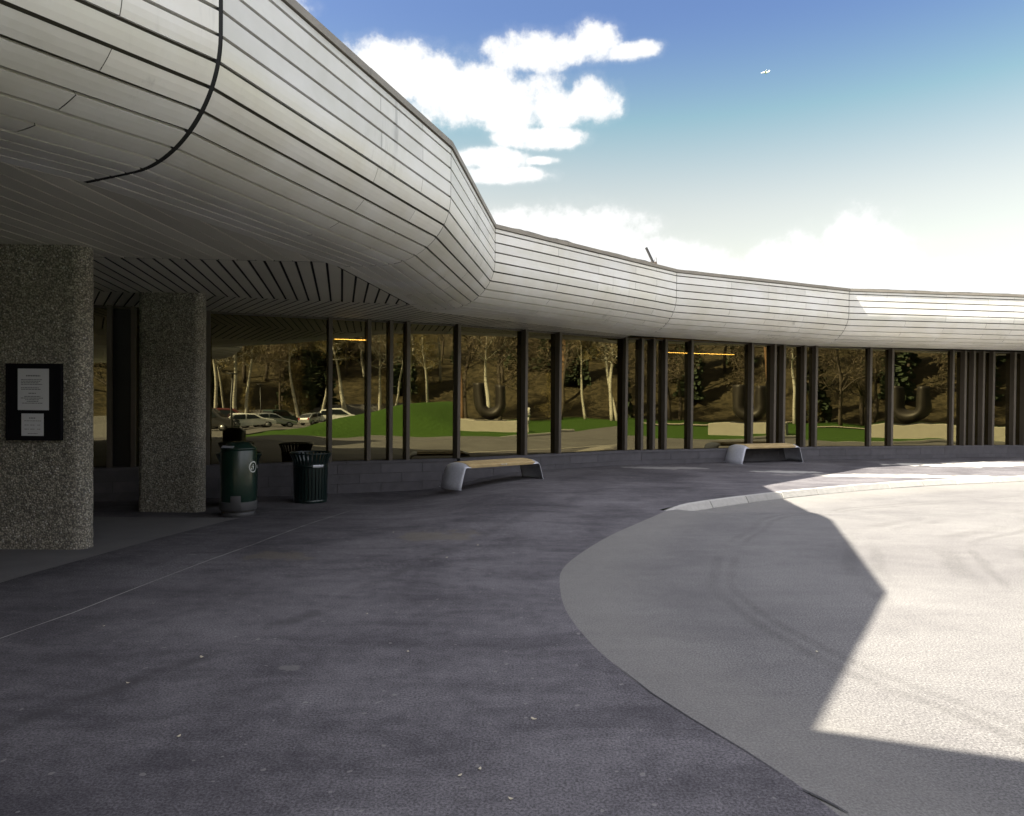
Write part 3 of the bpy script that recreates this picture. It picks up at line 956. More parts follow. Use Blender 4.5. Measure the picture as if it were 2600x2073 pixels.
# head rail, sill and plinth blocks per facet
for k in range(5):
    L = (Vector(WALL[k + 1]) - Vector(WALL[k])).length
    s0 = -7.2 if k == 0 else 0.0
    bm = bmesh.new(); box(bm, s0, L, -0.03, 0.06, Z_BOT - 0.032, Z_BOT - 0.002)
    o = obj('head_rail', bm, M_fin, B); o.matrix_local = OFF @ wmat(k)
    # plinth: courses of long blocks with open joints
    bm = bmesh.new()
    turn0 = math.tan(R((WANG[k] - WANG[k - 1]) / 2)) if k else 0
    turn1 = math.tan(R((WANG[k + 1] - WANG[k]) / 2)) if k < 4 else 0
    D = 0.185
    courses = [(SILL - 0.05, SILL), (SILL - 0.235, SILL - 0.056), (SILL - 0.42, SILL - 0.241), (SILL - 0.605, SILL - 0.426), (SILL - 0.80, SILL - 0.611)]
    for ci, (z0, z1) in enumerate(courses):
        x = s0; ln = 2.4 if ci == 0 else 0.82
        first = True
        while x < L - 1e-6:
            e = x + (ln if not first else ln * (0.5 if ci % 2 else 1))
            if e > L - 0.25: e = L
            fr = -D + random.uniform(0, 0.004) - (0.012 if ci == 0 else 0)
            xa = x + 0.004 + (0 if x > s0 else -fr * turn0 * 1.0); xb = e - 0.004
            if x == s0 and k: xa = x + (-fr) * turn0 + 0.002
            if e == L: xb = L - (-fr) * (-turn1) * 1.0 * -1 if False else L + fr * turn1 * -1.0 * -1
            box(bm, xa, xb, fr, 0.12, z0, z1)
            first = False; x = e
    o = obj('plinth', bm, M_plinth, B); o.matrix_local = OFF @ wmat(k)
    bm = bmesh.new(); box(bm, s0, L, -D + 0.02, 0.10, -0.5, SILL - 0.02)
    o = obj('plinth_core', bm, M_black, B); o.matrix_local = OFF @ wmat(k)
# room behind the glass
room = [(x + 0.0, y + 0.14) for x, y in [WLEFT] + WALL]
bm = bmesh.new()
prev = None
poly = room + [(19.5, 27), (-12, 20)]
face(bm, [(x, y, 0.2) for x, y in poly]); face(bm, [(x, y, 3.3) for x, y in poly][::-1])
for a, b in ((poly[-3], poly[-2]), (poly[-2], poly[-1]), (poly[-1], poly[0])):
    face(bm, [(a[0], a[1], 0.2), (b[0], b[1], 0.2), (b[0], b[1], 3.3), (a[0], a[1], 3.3)])
obj('interior_room', bm, M_inner, B, world_verts=True)
# upper wall strip above the glass, behind the eaves
bm = bmesh.new()
pts = [WLEFT] + WALL
for a, b in zip(pts, pts[1:]):
    face(bm, [(a[0], a[1] + 0.10, Z_BOT + 0.04), (b[0], b[1] + 0.10, Z_BOT + 0.04), (b[0], b[1] + 0.10, Z_TOP - 0.1), (a[0], a[1] + 0.10, Z_TOP - 0.1)])
obj('upper_wall', bm, M_void, B, world_verts=True)


def column(cx, cy, w, d, z0, z1, r=0.12):
    bm = bmesh.new()
    plan = []
    for qx, qy, a0 in ((w / 2 - r, -d / 2 + r, -90), (w / 2 - r, d / 2 - r, 0), (-w / 2 + r, d / 2 - r, 90), (-w / 2 + r, -d / 2 + r, 180)):
        for k in range(9):
            a = R(a0 + 90 * k / 8); plan.append((qx + r * math.cos(a), qy + r * math.sin(a)))
    P2_ = subdiv(plan + [plan[0]], 0.05)[:-1]
    nz = int((z1 - z0) / 0.045)
    rings = []
    for k in range(nz + 1):
        z = z0 + (z1 - z0) * k / nz
        ring = []
        for x, y in P2_:
            # hacked, uneven aggregate face
            n_ = 0.010 * math.sin(x * 31 + z * 17) * math.sin(z * 29 - x * 13) + random.uniform(-0.0045, 0.0045)
            l = math.hypot(x, y * 2) or 1
            ring.append(bm.verts.new((cx + x * (1 + 0.4 * n_), cy + y * (1 + 3.0 * n_), z)))
        rings.append(ring)
    m_ = len(P2_)
    for a, b in zip(rings, rings[1:]):
        for i in range(m_): bm.faces.new((a[i], a[(i + 1) % m_], b[(i + 1) % m_], b[i]))
    o = obj('column', bm, M_pebble, B, smooth_shade=True, world_verts=True)
    return o


column(-4.90, 7.00, 1.16, 0.26, -0.12, Z_BOT + 0.01)
column(-5.03, 10.12, 0.95, 0.27, -0.25, Z_BOT + 0.01)
# tube lamps glowing in the room
M_lamp = bpy.data.materials.new("lamp_tube"); M_lamp.use_nodes = True
pn = M_lamp.node_tree.nodes['Principled BSDF']; pn.inputs['Emission Color'].default_value = (1, 0.62, 0.18, 1); pn.inputs['Emission Strength'].default_value = 2.6
for (x0, y0, x1, y1, z), lab in (((-3.62, 13.9, -2.98, 14.1, 2.73), 'thin glowing orange tube lamp behind the glass near the bins'),
                                 ((4.1, 18.7, 6.3, 19.4, 2.86), 'thin yellow tube lamp behind the glass above the right bench')):
    bm = bmesh.new(); tube(bm, [(x0, y0, z), (x1, y1, z)], 0.0055, 8)
    tag(obj('tube_lamp', bm, M_lamp), lab, 'lamp')

# notices on the front column
M_board = simple("notice_backboard", (0.008, 0.0075, 0.010), 0.9, spec=0.1)
M_paper = simple("printed_paper", (0.55, 0.55, 0.60), 0.8, var=0.04, scale=20)
M_ink = simple("grey_print", (0.10, 0.10, 0.12), 0.8)
NB = empty('notice_board', (-4.79, 6.862, 1.10))
tag(NB, 'black notice board with two white printed sheets on the pebbled column', 'notice board')
bm = bmesh.new(); box(bm, -0.252, 0.252, -0.028, 0.02, 0.0, 0.745)
obj('backboard', bm, M_board, NB, bevel=0.004)
bm = bmesh.new()
for x0, x1, z0, z1 in ((-0.275, -0.252, -0.012, 0.757), (0.252, 0.275, -0.012, 0.757), (-0.252, 0.252, -0.012, 0.010), (-0.252, 0.252, 0.735, 0.757)):
    box(bm, x0, x1, -0.036, 0.02, z0, z1)
obj('frame', bm, M_board, NB)


def paper(x0, x1, z0, z1, lines, rot=0.0):
    bm = bmesh.new(); box(bm, x0, x1, -0.0325, -0.030, z0, z1)
    rr = random.Random(3)
    for zc, xa, xb, h in lines:
        x = xa
        while x < xb - 0.006:
            wd = rr.uniform(0.010, 0.030); e = min(xb, x + wd)
            box(bm, x, e, -0.0332, -0.0320, zc - h / 2, zc + h / 2, mi=1)
            x = e + 0.0045
    obj('sheet', bm, [M_paper, M_ink], NB)


A = -4.79
ln = [(0.635, -0.072, 0.070, 0.012)]
ln += [(0.596 - 0.0155 * i, -0.122, xb, 0.0065) for i, xb in enumerate((0.085, 0.07, 0.060, 0.09))]
ln += [(0.515 - 0.0155 * i, -0.122, xb, 0.0065) for i, xb in enumerate((0.055, 0.075))]
ln += [(0.460, -0.048, 0.036, 0.008)]
ln += [(0.428, -0.090, 0.070, 0.0065), (0.412, -0.125, 0.098, 0.0065), (0.395, -0.080, 0.062, 0.0065), (0.378, -0.065, 0.05, 0.0065), (0.361, -0.110, 0.098, 0.0065)]
paper(-0.155, 0.155, 0.292, 0.706, ln)
ln2 = [(0.212, -0.042, 0.026, 0.009), (0.184, -0.090, 0.078, 0.0055)]
for zc in (0.142, 0.101):
    ln2 += [(zc, -0.088, -0.045, 0.0055), (zc, -0.030, 0.012, 0.0055), (zc, 0.040, 0.070, 0.0055)]
ln2 += [(0.056, -0.055, 0.045, 0.0055)]
paper(-0.119, 0.103, 0.034, 0.257, ln2)

# ------------------------------------------------------------------ bins
M_green = simple("bin_green_paint", (0.005, 0.022, 0.015), 0.26, var=0.2, scale=6, spec=0.6)
M_greendk = simple("bin_lattice_green", (0.004, 0.014, 0.013), 0.30, var=0.3, spec=0.6)
M_base = simple("bin_base_grey", (0.05, 0.05, 0.055), 0.6, var=0.2)
M_mark = simple("emblem_white", (0.55, 0.57, 0.56), 0.5, var=0.05)
M_steel = simple("galvanised_steel", (0.44, 0.45, 0.50), 0.45, metal=0.35, var=0.25, scale=30)
zb = pave_z(-3.88, 9.7)
LB = empty('litter_bin', (-3.88, 9.70, zb), R(-20))
tag(LB, 'tall dark green round litter bin with a closed lid and a white round emblem', 'litter bin')
bm = bmesh.new(); lathe(bm, [(0.0, 0.11), (0.235, 0.11), (0.24, 0.13), (0.24, 0.93), (0.232, 0.945), (0.0, 0.945)], 48)
obj('body', bm, M_green, LB, True).data.polygons.foreach_set('use_smooth', [True] * 0) if False else obj('body', bm, M_green, LB, True)
bm = bmesh.new(); lathe(bm, [(0.236, 0.946), (0.243, 0.955), (0.238, 0.968), (0.150, 1.035), (0.125, 1.048), (0.0, 1.05)], 48)
lid = obj('lid', bm, M_green, LB, True)
bm = bmesh.new()
box(bm, -0.10, 0.10, -0.205, -0.16, 0, 0.004, Matrix.Translation((0, 0, 1.0)) @ Matrix.Rotation(R(36), 4, 'X') @ Matrix.Translation((0, 0.0, 0.115)))
obj('lid_flap', bm, M_steel, lid)
bm = bmesh.new(); lathe(bm, [(0.248, 0.09), (0.252, 0.10), (0.252, 0.205), (0.246, 0.215), (0.241, 0.215)], 48)
obj('base_band', bm, M_base, LB, True)
bm = bmesh.new(); lathe(bm, [(0.0, 0.0), (0.215, 0.0), (0.225, 0.012), (0.225, 0.06), (0.20, 0.075), (0.20, 0.11)], 48)
obj('foot', bm, M_base, LB, True)
bm = bmesh.new(); lathe(bm, [(0.254, 0.10), (0.262, 0.11), (0.262, 0.30), (0.254, 0.31)], 8, R(-72), R(-42))
obj('foot_pedal', bm, M_base, LB, True)
# emblem: ring and a little figure dropping litter, bent onto the body
bm = bmesh.new()
ea, ez, er = R(4), 0.70, 0.080


def on_body(u, v, o_=0.2425):
    a = ea + u / 0.24
    return (o_ * math.cos(a), o_ * math.sin(a), ez + v)


def bent(poly, o_=0.2425):
    face(bm, [on_body(u, v, o_) for u, v in poly])


for k in range(28):
    a0, a1 = 2 * math.pi * k / 28, 2 * math.pi * (k + 1) / 28
    bent([(er * math.cos(a0), er * math.sin(a0)), (er * math.cos(a1), er * math.sin(a1)), (er * 0.80 * math.cos(a1), er * 0.80 * math.sin(a1)), (er * 0.80 * math.cos(a0), er * 0.80 * math.sin(a0))])
for poly in ([(-0.012, 0.028), (0.0, 0.040), (0.012, 0.028), (0.0, 0.018)], [(-0.012, 0.014), (0.013, 0.014), (0.009, -0.016), (-0.009, -0.016)],
             [(-0.009, -0.016), (0.0, -0.016), (-0.010, -0.046), (-0.017, -0.046)], [(0.0, -0.016), (0.009, -0.016), (0.020, -0.044), (0.013, -0.046)],
             [(-0.012, 0.014), (-0.030, -0.002), (-0.034, 0.004), (-0.014, 0.020)], [(-0.042, -0.012), (-0.026, -0.012), (-0.029, -0.040), (-0.039, -0.040)]):
    bent(poly)
obj('emblem', bm, M_mark, LB)


def lattice_bin(name, x, y, rz, label):
    z = pave_z(x, y)
    o = empty(name, (x, y, z), rz)
    tag(o, label, 'litter bin', 'slatted green litter bins')
    ns = 30
    bm = bmesh.new()
    for k in range(ns):
        a = 2 * math.pi * k / ns
        M = Matrix.Rotation(a, 4, 'Z')
        rr = [(0.262, 0.05), (0.268, 0.30), (0.276, 0.60), (0.282, 0.68), (0.298, 0.74), (0.325, 0.80), (0.338, 0.828)]
        w = 0.021
        A_ = [[bm.verts.new(M @ Vector((r + dr, s, zz))) for dr, s in ((0, -w), (0.007, -w), (0.007, w), (0, w))] for r, zz in rr]
        for p_, q_ in zip(A_, A_[1:]):
            for i in range(4): bm.faces.new((p_[i], p_[(i + 1) % 4], q_[(i + 1) % 4], q_[i]))
    bmesh.ops.recalc_face_normals(bm, faces=bm.faces)
    sl = obj('slats', bm, M_greendk, o)
    bm = bmesh.new(); lathe(bm, [(0.330, 0.826), (0.342, 0.820), (0.346, 0.834), (0.338, 0.846), (0.328, 0.840), (0.330, 0.826)], 40)
    obj('rim', bm, M_greendk, o, True)
    bm = bmesh.new(); lathe(bm, [(0.270, 0.60), (0.288, 0.60), (0.288, 0.655), (0.272, 0.655)], 40)
    obj('band', bm, M_greendk, o, True)
    bm = bmesh.new(); lathe(bm, [(0.0, 0.0), (0.255, 0.0), (0.272, 0.012), (0.272, 0.055), (0.262, 0.065), (0.0, 0.065)], 40)
    obj('foot', bm, M_greendk, o, True)
    bm = bmesh.new(); lathe(bm, [(0.0, 0.07), (0.242, 0.07), (0.25, 0.60), (0.246, 0.66), (0.24, 0.66), (0.235, 0.09)], 40)
    obj('liner', bm, M_black, o, True)
    bm = bmesh.new(); lathe(bm, [(0.289, 0.605), (0.2915, 0.608), (0.2915, 0.648), (0.289, 0.65)], 10, R(-75), R(-38))
    obj('plate', bm, M_steel, o, True)
    return o


lattice_bin('slatted_bin', -3.40, 11.55, 0.15, 'open slatted dark green bin with a flared rim beside the first window mullion')
lattice_bin('slatted_bin', -4.36, 10.92, 0.7, 'slatted dark green bin hidden close behind the tall lidded bin')

# ------------------------------------------------------------------ benches
M_wood = simple("bench_oak", (0.42, 0.31, 0.15), 0.6, var=0.3, scale=7.0, bump=0.2, bscale=40, island=0.12)


def bench(x, y, rz, z, label, scrawl=False):
    o = empty('bench', (x, y, z), rz)
    tag(o, label, 'bench', 'benches along the glazed wall')
    L, W_ = 2.04, 0.62
    for sgn in (-1, 1):
        # bent steel sheet: leaning leg, rolled top, short lip under the slats; crowned across its width
        path = [(0.0, 0.0), (0.026, 0.10), (0.054, 0.20), (0.082, 0.30), (0.102, 0.37), (0.122, 0.42), (0.15, 0.447), (0.19, 0.456), (0.24, 0.452)]
        bm = bmesh.new()
        nw = 14
        rows_o, rows_i = [], []
        for q, (d, h) in enumerate(path):
            ro, ri = [], []
            for k in range(nw + 1):
                t = -1 + 2 * k / nw
                fl = 1.0 if q < 4 else 1.0 - 0.05 * (q - 3)
                crown = 0.10 * (1 - t * t) * (1 - 0.85 * smooth((q - 2) / 5))
                drop = 0.070 * (abs(t) ** 3) * smooth((q - 3) / 4)
                xx = sgn * (L / 2 - d + crown - 0.05)
                yy = t * W_ / 2 * (1.06 - 0.06 * q / 8)
                ro.append(bm.verts.new((xx, yy, h - drop)))
                ri.append(bm.verts.new((xx - sgn * 0.010, yy, h - drop - 0.008)))
            rows_o.append(ro); rows_i.append(ri)
        def skin(A_, flip):
            for a, b in zip(A_, A_[1:]):
                for k in range(nw):
                    bm.faces.new((a[k], a[k + 1], b[k + 1], b[k]))
        skin(rows_o, 0); skin(rows_i, 1)
        for e in (0, nw):
            for q in range(len(path) - 1): bm.faces.new((rows_o[q][e], rows_o[q + 1][e], rows_i[q + 1][e], rows_i[q][e]))
        for q in (0, len(path) - 1):
            for k in range(nw): bm.faces.new((rows_o[q][k], rows_o[q][k + 1], rows_i[q][k + 1], rows_i[q][k]))
        bmesh.ops.recalc_face_normals(bm, faces=bm.faces)
        obj('end_frame', bm, M_steel, o, True)
        for t in (-1, 1):
            bm = bmesh.new(); box(bm, sgn * (L / 2 - 0.05) - 0.035, sgn * (L / 2 - 0.05) + 0.035, t * W_ / 2 - 0.02, t * W_ / 2 + 0.02, 0.0, 0.006)
            obj('foot_plate', bm, M_steel, o)
    bm = bmesh.new()
    n_ = 7; w = 0.080
    for k in range(n_):
        yc = -0.258 + 0.086 * k
        h = 0.462 - 0.034 * (abs(k - 3) / 3) ** 4
        tilt = (k - 3) * R(4.5) * -1
        M = Matrix.Translation((0, yc, h)) @ Matrix.Rotation(tilt, 4, 'X')
        box(bm, -0.765, 0.765, -w / 2, w / 2, -0.052, 0.0, M)
    seat = obj('seat', bm, M_wood, o, bevel=0.006)
    for t in (-0.19, 0.19):
        bm = bmesh.new(); box(bm, -0.68, 0.68, t - 0.02, t + 0.02, 0.372, 0.400)
        obj('seat_rail', bm, M_steel, o)
    if scrawl:
        bm = bmesh.new()
        def sq(pts): tube(bm, [(u, -0.2995, 0.403 + v) for u, v in pts], 0.0045, 5)
        sq([(-0.06, 0.012), (-0.04, 0.004), (-0.02, 0.010)]); sq([(-0.03, 0.0), (-0.005, 0.010), (0.015, 0.002), (0.03, 0.010)])
        sq([(0.045, 0.010), (0.07, 0.016), (0.085, 0.008), (0.06, -0.006), (0.05, -0.016)])
        tag(obj('scrawl', bm, M_mark, seat))
    return o


bench(-0.33, 12.84, R(38), pave_z(-0.5, 12.8) + 0.005, 'wooden slat bench on curved steel ends with white paint scrawl, nearer the bins', True)
bench(6.42, 17.34, R(22), 0.004, 'wooden slat bench on curved steel ends farther right, close to the patch of sunlight')

# ------------------------------------------------------------------ small things
# bracket and leaning tube on the roof edge
AN = empty('roof_bracket', (3.02, 14.62, Z_TOP + 0.03))
tag(AN, 'small dark bracket with a leaning tube and wire loop on the roof edge', 'bracket')
M_rust = simple("rusty_metal", (0.06, 0.045, 0.035), 0.7, var=0.4, scale=20)
bm = bmesh.new(); tube(bm, [(-0.012, 0, 0.06), (-0.19, 0.0, 0.42)], 0.027, 10); obj('leaning_tube', bm, M_black, AN)
bm = bmesh.new(); box(bm, -0.035, 0.045, -0.04, 0.04, -0.03, 0.09); box(bm, -0.02, 0.03, -0.03, 0.03, 0.09, 0.12); obj('clamp', bm, M_rust, AN, bevel=0.004)
bm = bmesh.new(); box(bm, -0.105, -0.02, -0.02, 0.02, 0.105, 0.135, Matrix.Rotation(R(-12), 4, 'Y')); obj('side_arm', bm, M_rust, AN)
bm = bmesh.new(); tube(bm, [(-0.005, 0, 0.14), (0.005, 0, 0.19), (0.018, 0, 0.225), (0.032, 0, 0.20), (0.038, 0, 0.14), (0.044, 0, 0.06), (0.05, 0, 0.0)], 0.006, 6); obj('wire_loop', bm, M_black, AN)

# airliner far away
M_air = simple("airliner_white", (0.8, 0.8, 0.82), 0.4, var=0.03)
D0 = 3000
AP = empty('airliner', (0.31186 * D0, 0.8571 * D0, 1.55 + 0.41003 * D0), R(-20))
tag(AP, 'tiny white airliner high in the blue sky', 'airplane')
bm = bmesh.new()
lathe(bm, [(0.05, -16), (0.9, -13.5), (1.9, -10), (2.1, -4), (2.1, 8), (1.6, 13), (0.5, 17)], 14, M=Matrix.Rotation(R(90), 4, 'Y') @ Matrix.Identity(4))
obj('fuselage', bm, M_air, AP, True)
for s_ in (-1, 1):
    bm = bmesh.new()
    a = [(-3, s_ * 1.5, -0.8), (3, s_ * 1.5, -0.8), (6.5, s_ * 17, 0.6), (4.5, s_ * 17, 0.6)]
    lo = [bm.verts.new(q) for q in a]; hi = [bm.verts.new((q[0], q[1], q[2] + 0.5)) for q in a]
    bm.faces.new(lo); bm.faces.new(hi[::-1])
    for i in range(4): bm.faces.new((lo[i], lo[(i + 1) % 4], hi[(i + 1) % 4], hi[i]))
    bmesh.ops.recalc_face_normals(bm, faces=bm.faces); obj('wing', bm, M_air, AP)
bm = bmesh.new()
box(bm, 12, 16, -0.2, 0.2, 1, 6); box(bm, 13, 16, -6, 6, 1.0, 1.3); obj('tail', bm, M_air, AP)

# fallen leaves and bits on the asphalt
M_leaf = simple("pale_leaf", (0.34, 0.30, 0.22), 0.7, var=0.3, scale=30)
LEAF = [(-1.82, 4.02), (-1.50, 3.08), (-0.62, 4.14), (0.01, 2.62), (-0.2, 2.78), (-0.12, 2.83), (0.12, 3.28), (-1.02, 4.86), (-2.72, 4.55), (-0.62, 6.62),
        (-0.35, 7.2), (1.9, 4.2), (-2.05, 3.65), (0.9, 9.4), (1.62, 12.9), (2.4, 13.6), (-1.4, 8.1)]
lm = None
for i, (x, y) in enumerate(LEAF):
    if lm is None:
        bm = bmesh.new()
        n_ = 9
        ring = []
        for k in range(n_):
            a = 2 * math.pi * k / n_
            ring.append(bm.verts.new((0.021 * math.cos(a) * (1 + 0.15 * math.sin(3 * a)), 0.012 * math.sin(a), 0.004 + 0.004 * math.cos(2 * a))))
        c_ = bm.verts.new((0, 0, 0.0035))
        for k in range(n_): bm.faces.new((c_, ring[k], ring[(k + 1) % n_]))
        o = obj('fallen_leaf', bm, M_leaf); lm = o
    else:
        o = lm.copy(); COL.objects.link(o)
    o.location = (x, y, pave_z(x, y) + 0.004 if x < 1 else 0.006)
    if i == 11: o.location.z = road_z(x, y) + 0.004
    o.rotation_euler = (0, 0, random.uniform(0, 6.28)); s_ = random.uniform(0.4, 0.85); o.scale = (s_, s_, s_)
    tag(o, 'tiny pale fallen leaf lying on the asphalt', 'leaf', 'fallen leaves scattered on the asphalt')

# seams, worn paint and drain hollows in the pavement are thin sheets 4 mm up

def strip(name, pts, wd, m, label, zf=pave_z, dz=0.004, taper=False):
    bm = bmesh.new()
    pl = subdiv(pts, 0.2)
    rows = []
    for i, (x, y) in enumerate(pl):
        a = pl[max(0, i - 1)]; b = pl[min(len(pl) - 1, i + 1)]
        tx, ty = b[0] - a[0], b[1] - a[1]; l = math.hypot(tx, ty) or 1
        w = wd * random.uniform(0.55, 1.3)
        if taper: w *= math.sin(math.pi * (i + 0.5) / len(pl))
        jx = random.uniform(-0.004, 0.004)
        rows.append([bm.verts.new((x - ty / l * (w / 2 + jx), y + tx / l * (w / 2 + jx), zf(x, y) + dz)), bm.verts.new((x + ty / l * (w / 2 - jx), y - tx / l * (w / 2 - jx), zf(x, y) + dz))])
    for a, b in zip(rows, rows[1:]): bm.faces.new((a[0], a[1], b[1], b[0]))
    for f in bm.faces:
        f.normal_update()
        if f.normal.z < 0: f.normal_flip()
    return tag(obj(name, bm, m), label, kind='structure')


M_seam = simple("seam_line", (0.24, 0.23, 0.22), 0.9, var=0.5, scale=12)
M_crack = simple("tar_crack", (0.03, 0.029, 0.03), 0.9, var=0.3)
strip('pavement_seam', [(-3.24, 4.25), (-3.1, 4.81), (-2.88, 6.3), (-2.74, 7.35), (-2.62, 8.9), (-2.45, 10.3)], 0.013, M_seam, 'thin pale seam line crossing the dark pavement')
strip('pavement_crack', [(0.62, 3.96), (0.75, 3.58), (0.9, 3.28), (1.04, 3.01), (1.13, 2.82)], 0.008, M_crack, 'dark ragged joint between pavement and driveway', lambda x, y: 0.0, 0.004, True)
strip('tar_hollow', [(1.17, 2.70), (1.215, 2.65), (1.25, 2.60), (1.275, 2.545)], 0.02, M_crack, 'short dark hollow at the end of the joint', lambda x, y: 0.0, 0.006, True)

# ------------------------------------------------------------------ what the glass reflects: sculptures, cars, lamps, trees
M_bronze = simple("dark_bronze", (0.030, 0.025, 0.021), 0.55, metal=0.4, var=0.3, scale=3)
M_conc = simple("plinth_concrete", (0.30, 0.28, 0.24), 0.9, var=0.15, scale=3, bump=0.2, bscale=20)
SX, SY = 36.5, -1.6
gz = base_z(SX, SY)
fdir = math.atan2(14.4 - SY, -0.4 - SX)            # faces the glass
CB = empty('concrete_base', (SX, SY, gz - 0.1), fdir - math.pi / 2)
tag(CB, 'long pale concrete base on the grass island reflected in the glass', 'plinth')
bm = bmesh.new(); box(bm, -2.9, 2.9, -0.9, 0.9, 0.0, 0.98); obj('block', bm, M_conc, CB, bevel=0.03)
bm = bmesh.new(); box(bm, -1.3, 1.3, -0.6, 0.6, 0.983, 1.04); obj('top_slab', bm, M_black, CB)
US = empty('horseshoe_sculpture', (SX, SY, gz + 0.945), fdir - math.pi / 2)
tag(US, 'dark bronze horseshoe shaped sculpture standing on the concrete base', 'sculpture')
bm = bmesh.new()
rings = []
path = []
for k in range(9): path.append((-0.78, 2.65 - 1.45 * k / 8, 0.42, 0.52))
for k in range(1, 16):
    a = math.pi + math.pi * k / 16
    path.append((0.78 * math.cos(a), 1.16 + 0.74 * math.sin(a), 0.42, 0.52))
for k in range(9): path.append((0.78, 1.16 + 1.49 * k / 8, 0.42 - 0.05 * k / 8, 0.50))
for i, (x, z, hw, dp) in enumerate(path):
    a = path[max(0, i - 1)]; b = path[min(len(path) - 1, i + 1)]
    t = Vector((b[0] - a[0], 0, b[1] - a[1])).normalized(); u = Vector((t.z, 0, -t.x))
    rings.append([bm.verts.new(Vector((x, 0, z)) + u * hw * math.cos(q) * (1 - 0.25 * abs(math.sin(q))) * 1.1 + Vector((0, 1, 0)) * dp * math.sin(q)) for q in [2 * math.pi * j / 16 for j in range(16)]])
for a, b in zip(rings, rings[1:]):
    for k in range(16): bm.faces.new((a[k], a[(k + 1) % 16], b[(k + 1) % 16], b[k]))
bm.faces.new(rings[0][::-1]); bm.faces.new(rings[-1])
bmesh.ops.recalc_face_normals(bm, faces=bm.faces)
# drop onto its slab
zmin = min(v.co.z for v in bm.verts); bmesh.ops.translate(bm, verts=bm.verts, vec=(0, 0, -zmin))
obj('arch', bm, M_bronze, US, True)

ST = empty('stone_figure', (56.5, -6.2, base_z(56.5, -6.2)), 0.4)
ST.scale = (0.6, 0.6, 0.6)
tag(ST, 'pale stone abstract figure on the lawn beyond the driveway', 'sculpture')
bm = bmesh.new()
for x, y, z, sx, sy, sz in ((0, 0, 0.9, 1.0, 0.7, 0.9), (0.3, 0, 1.9, 1.1, 0.6, 0.75), (-0.5, 0, 2.6, 0.5, 0.5, 0.7), (0.9, 0.1, 2.7, 0.4, 0.4, 0.6)):
    bmesh.ops.create_icosphere(bm, subdivisions=2, radius=1.0, matrix=Matrix.Translation((x, y, z)) @ Matrix.Diagonal((sx, sy, sz, 1)))
for v in bm.verts: v.co += Vector((random.uniform(-0.1, 0.1),) * 3)
obj('figure', bm, simple("pale_stone", (0.5, 0.48, 0.44), 0.8, var=0.2), ST)

# lamp posts

def lamp_post(x, y, h, label):
    o = empty('lamp_post', (x, y, base_z(x, y) + mound_z(x, y) - 0.05))
    tag(o, label, 'street lamp', 'lamp posts at the car park')
    bm = bmesh.new(); tube(bm, [(0, 0, 0), (0, 0, 0.9), (0, 0, h)], [0.085, 0.07, 0.05], 10); obj('pole', bm, M_black, o, True)
    bm = bmesh.new(); lathe(bm, [(0.0, h + 0.10), (0.36, h + 0.06), (0.38, h + 0.02), (0.30, h), (0.0, h)], 20); obj('lamp_head', bm, M_black, o, True)


lamp_post(8.7, -19.9, 4.2, 'taller looking black lamp post beside the near end of the grass mound')
lamp_post(21.8, -43.6, 4.3, 'black lamp post standing farther back in the car park')
lamp_post(40.0, -46.0, 4.3, 'black lamp post behind the top of the grass mound')

# cars
M_tyre = simple("tyre_rubber", (0.015, 0.015, 0.015), 0.8)
M_rim = simple("wheel_rim", (0.4, 0.4, 0.42), 0.35, metal=0.8)
M_cglass = simple("car_glass", (0.01, 0.012, 0.014), 0.05, spec=0.8)
M_head = simple("lamp_lens", (0.7, 0.7, 0.7), 0.15)
M_tail = simple("tail_lens", (0.35, 0.01, 0.01), 0.2)


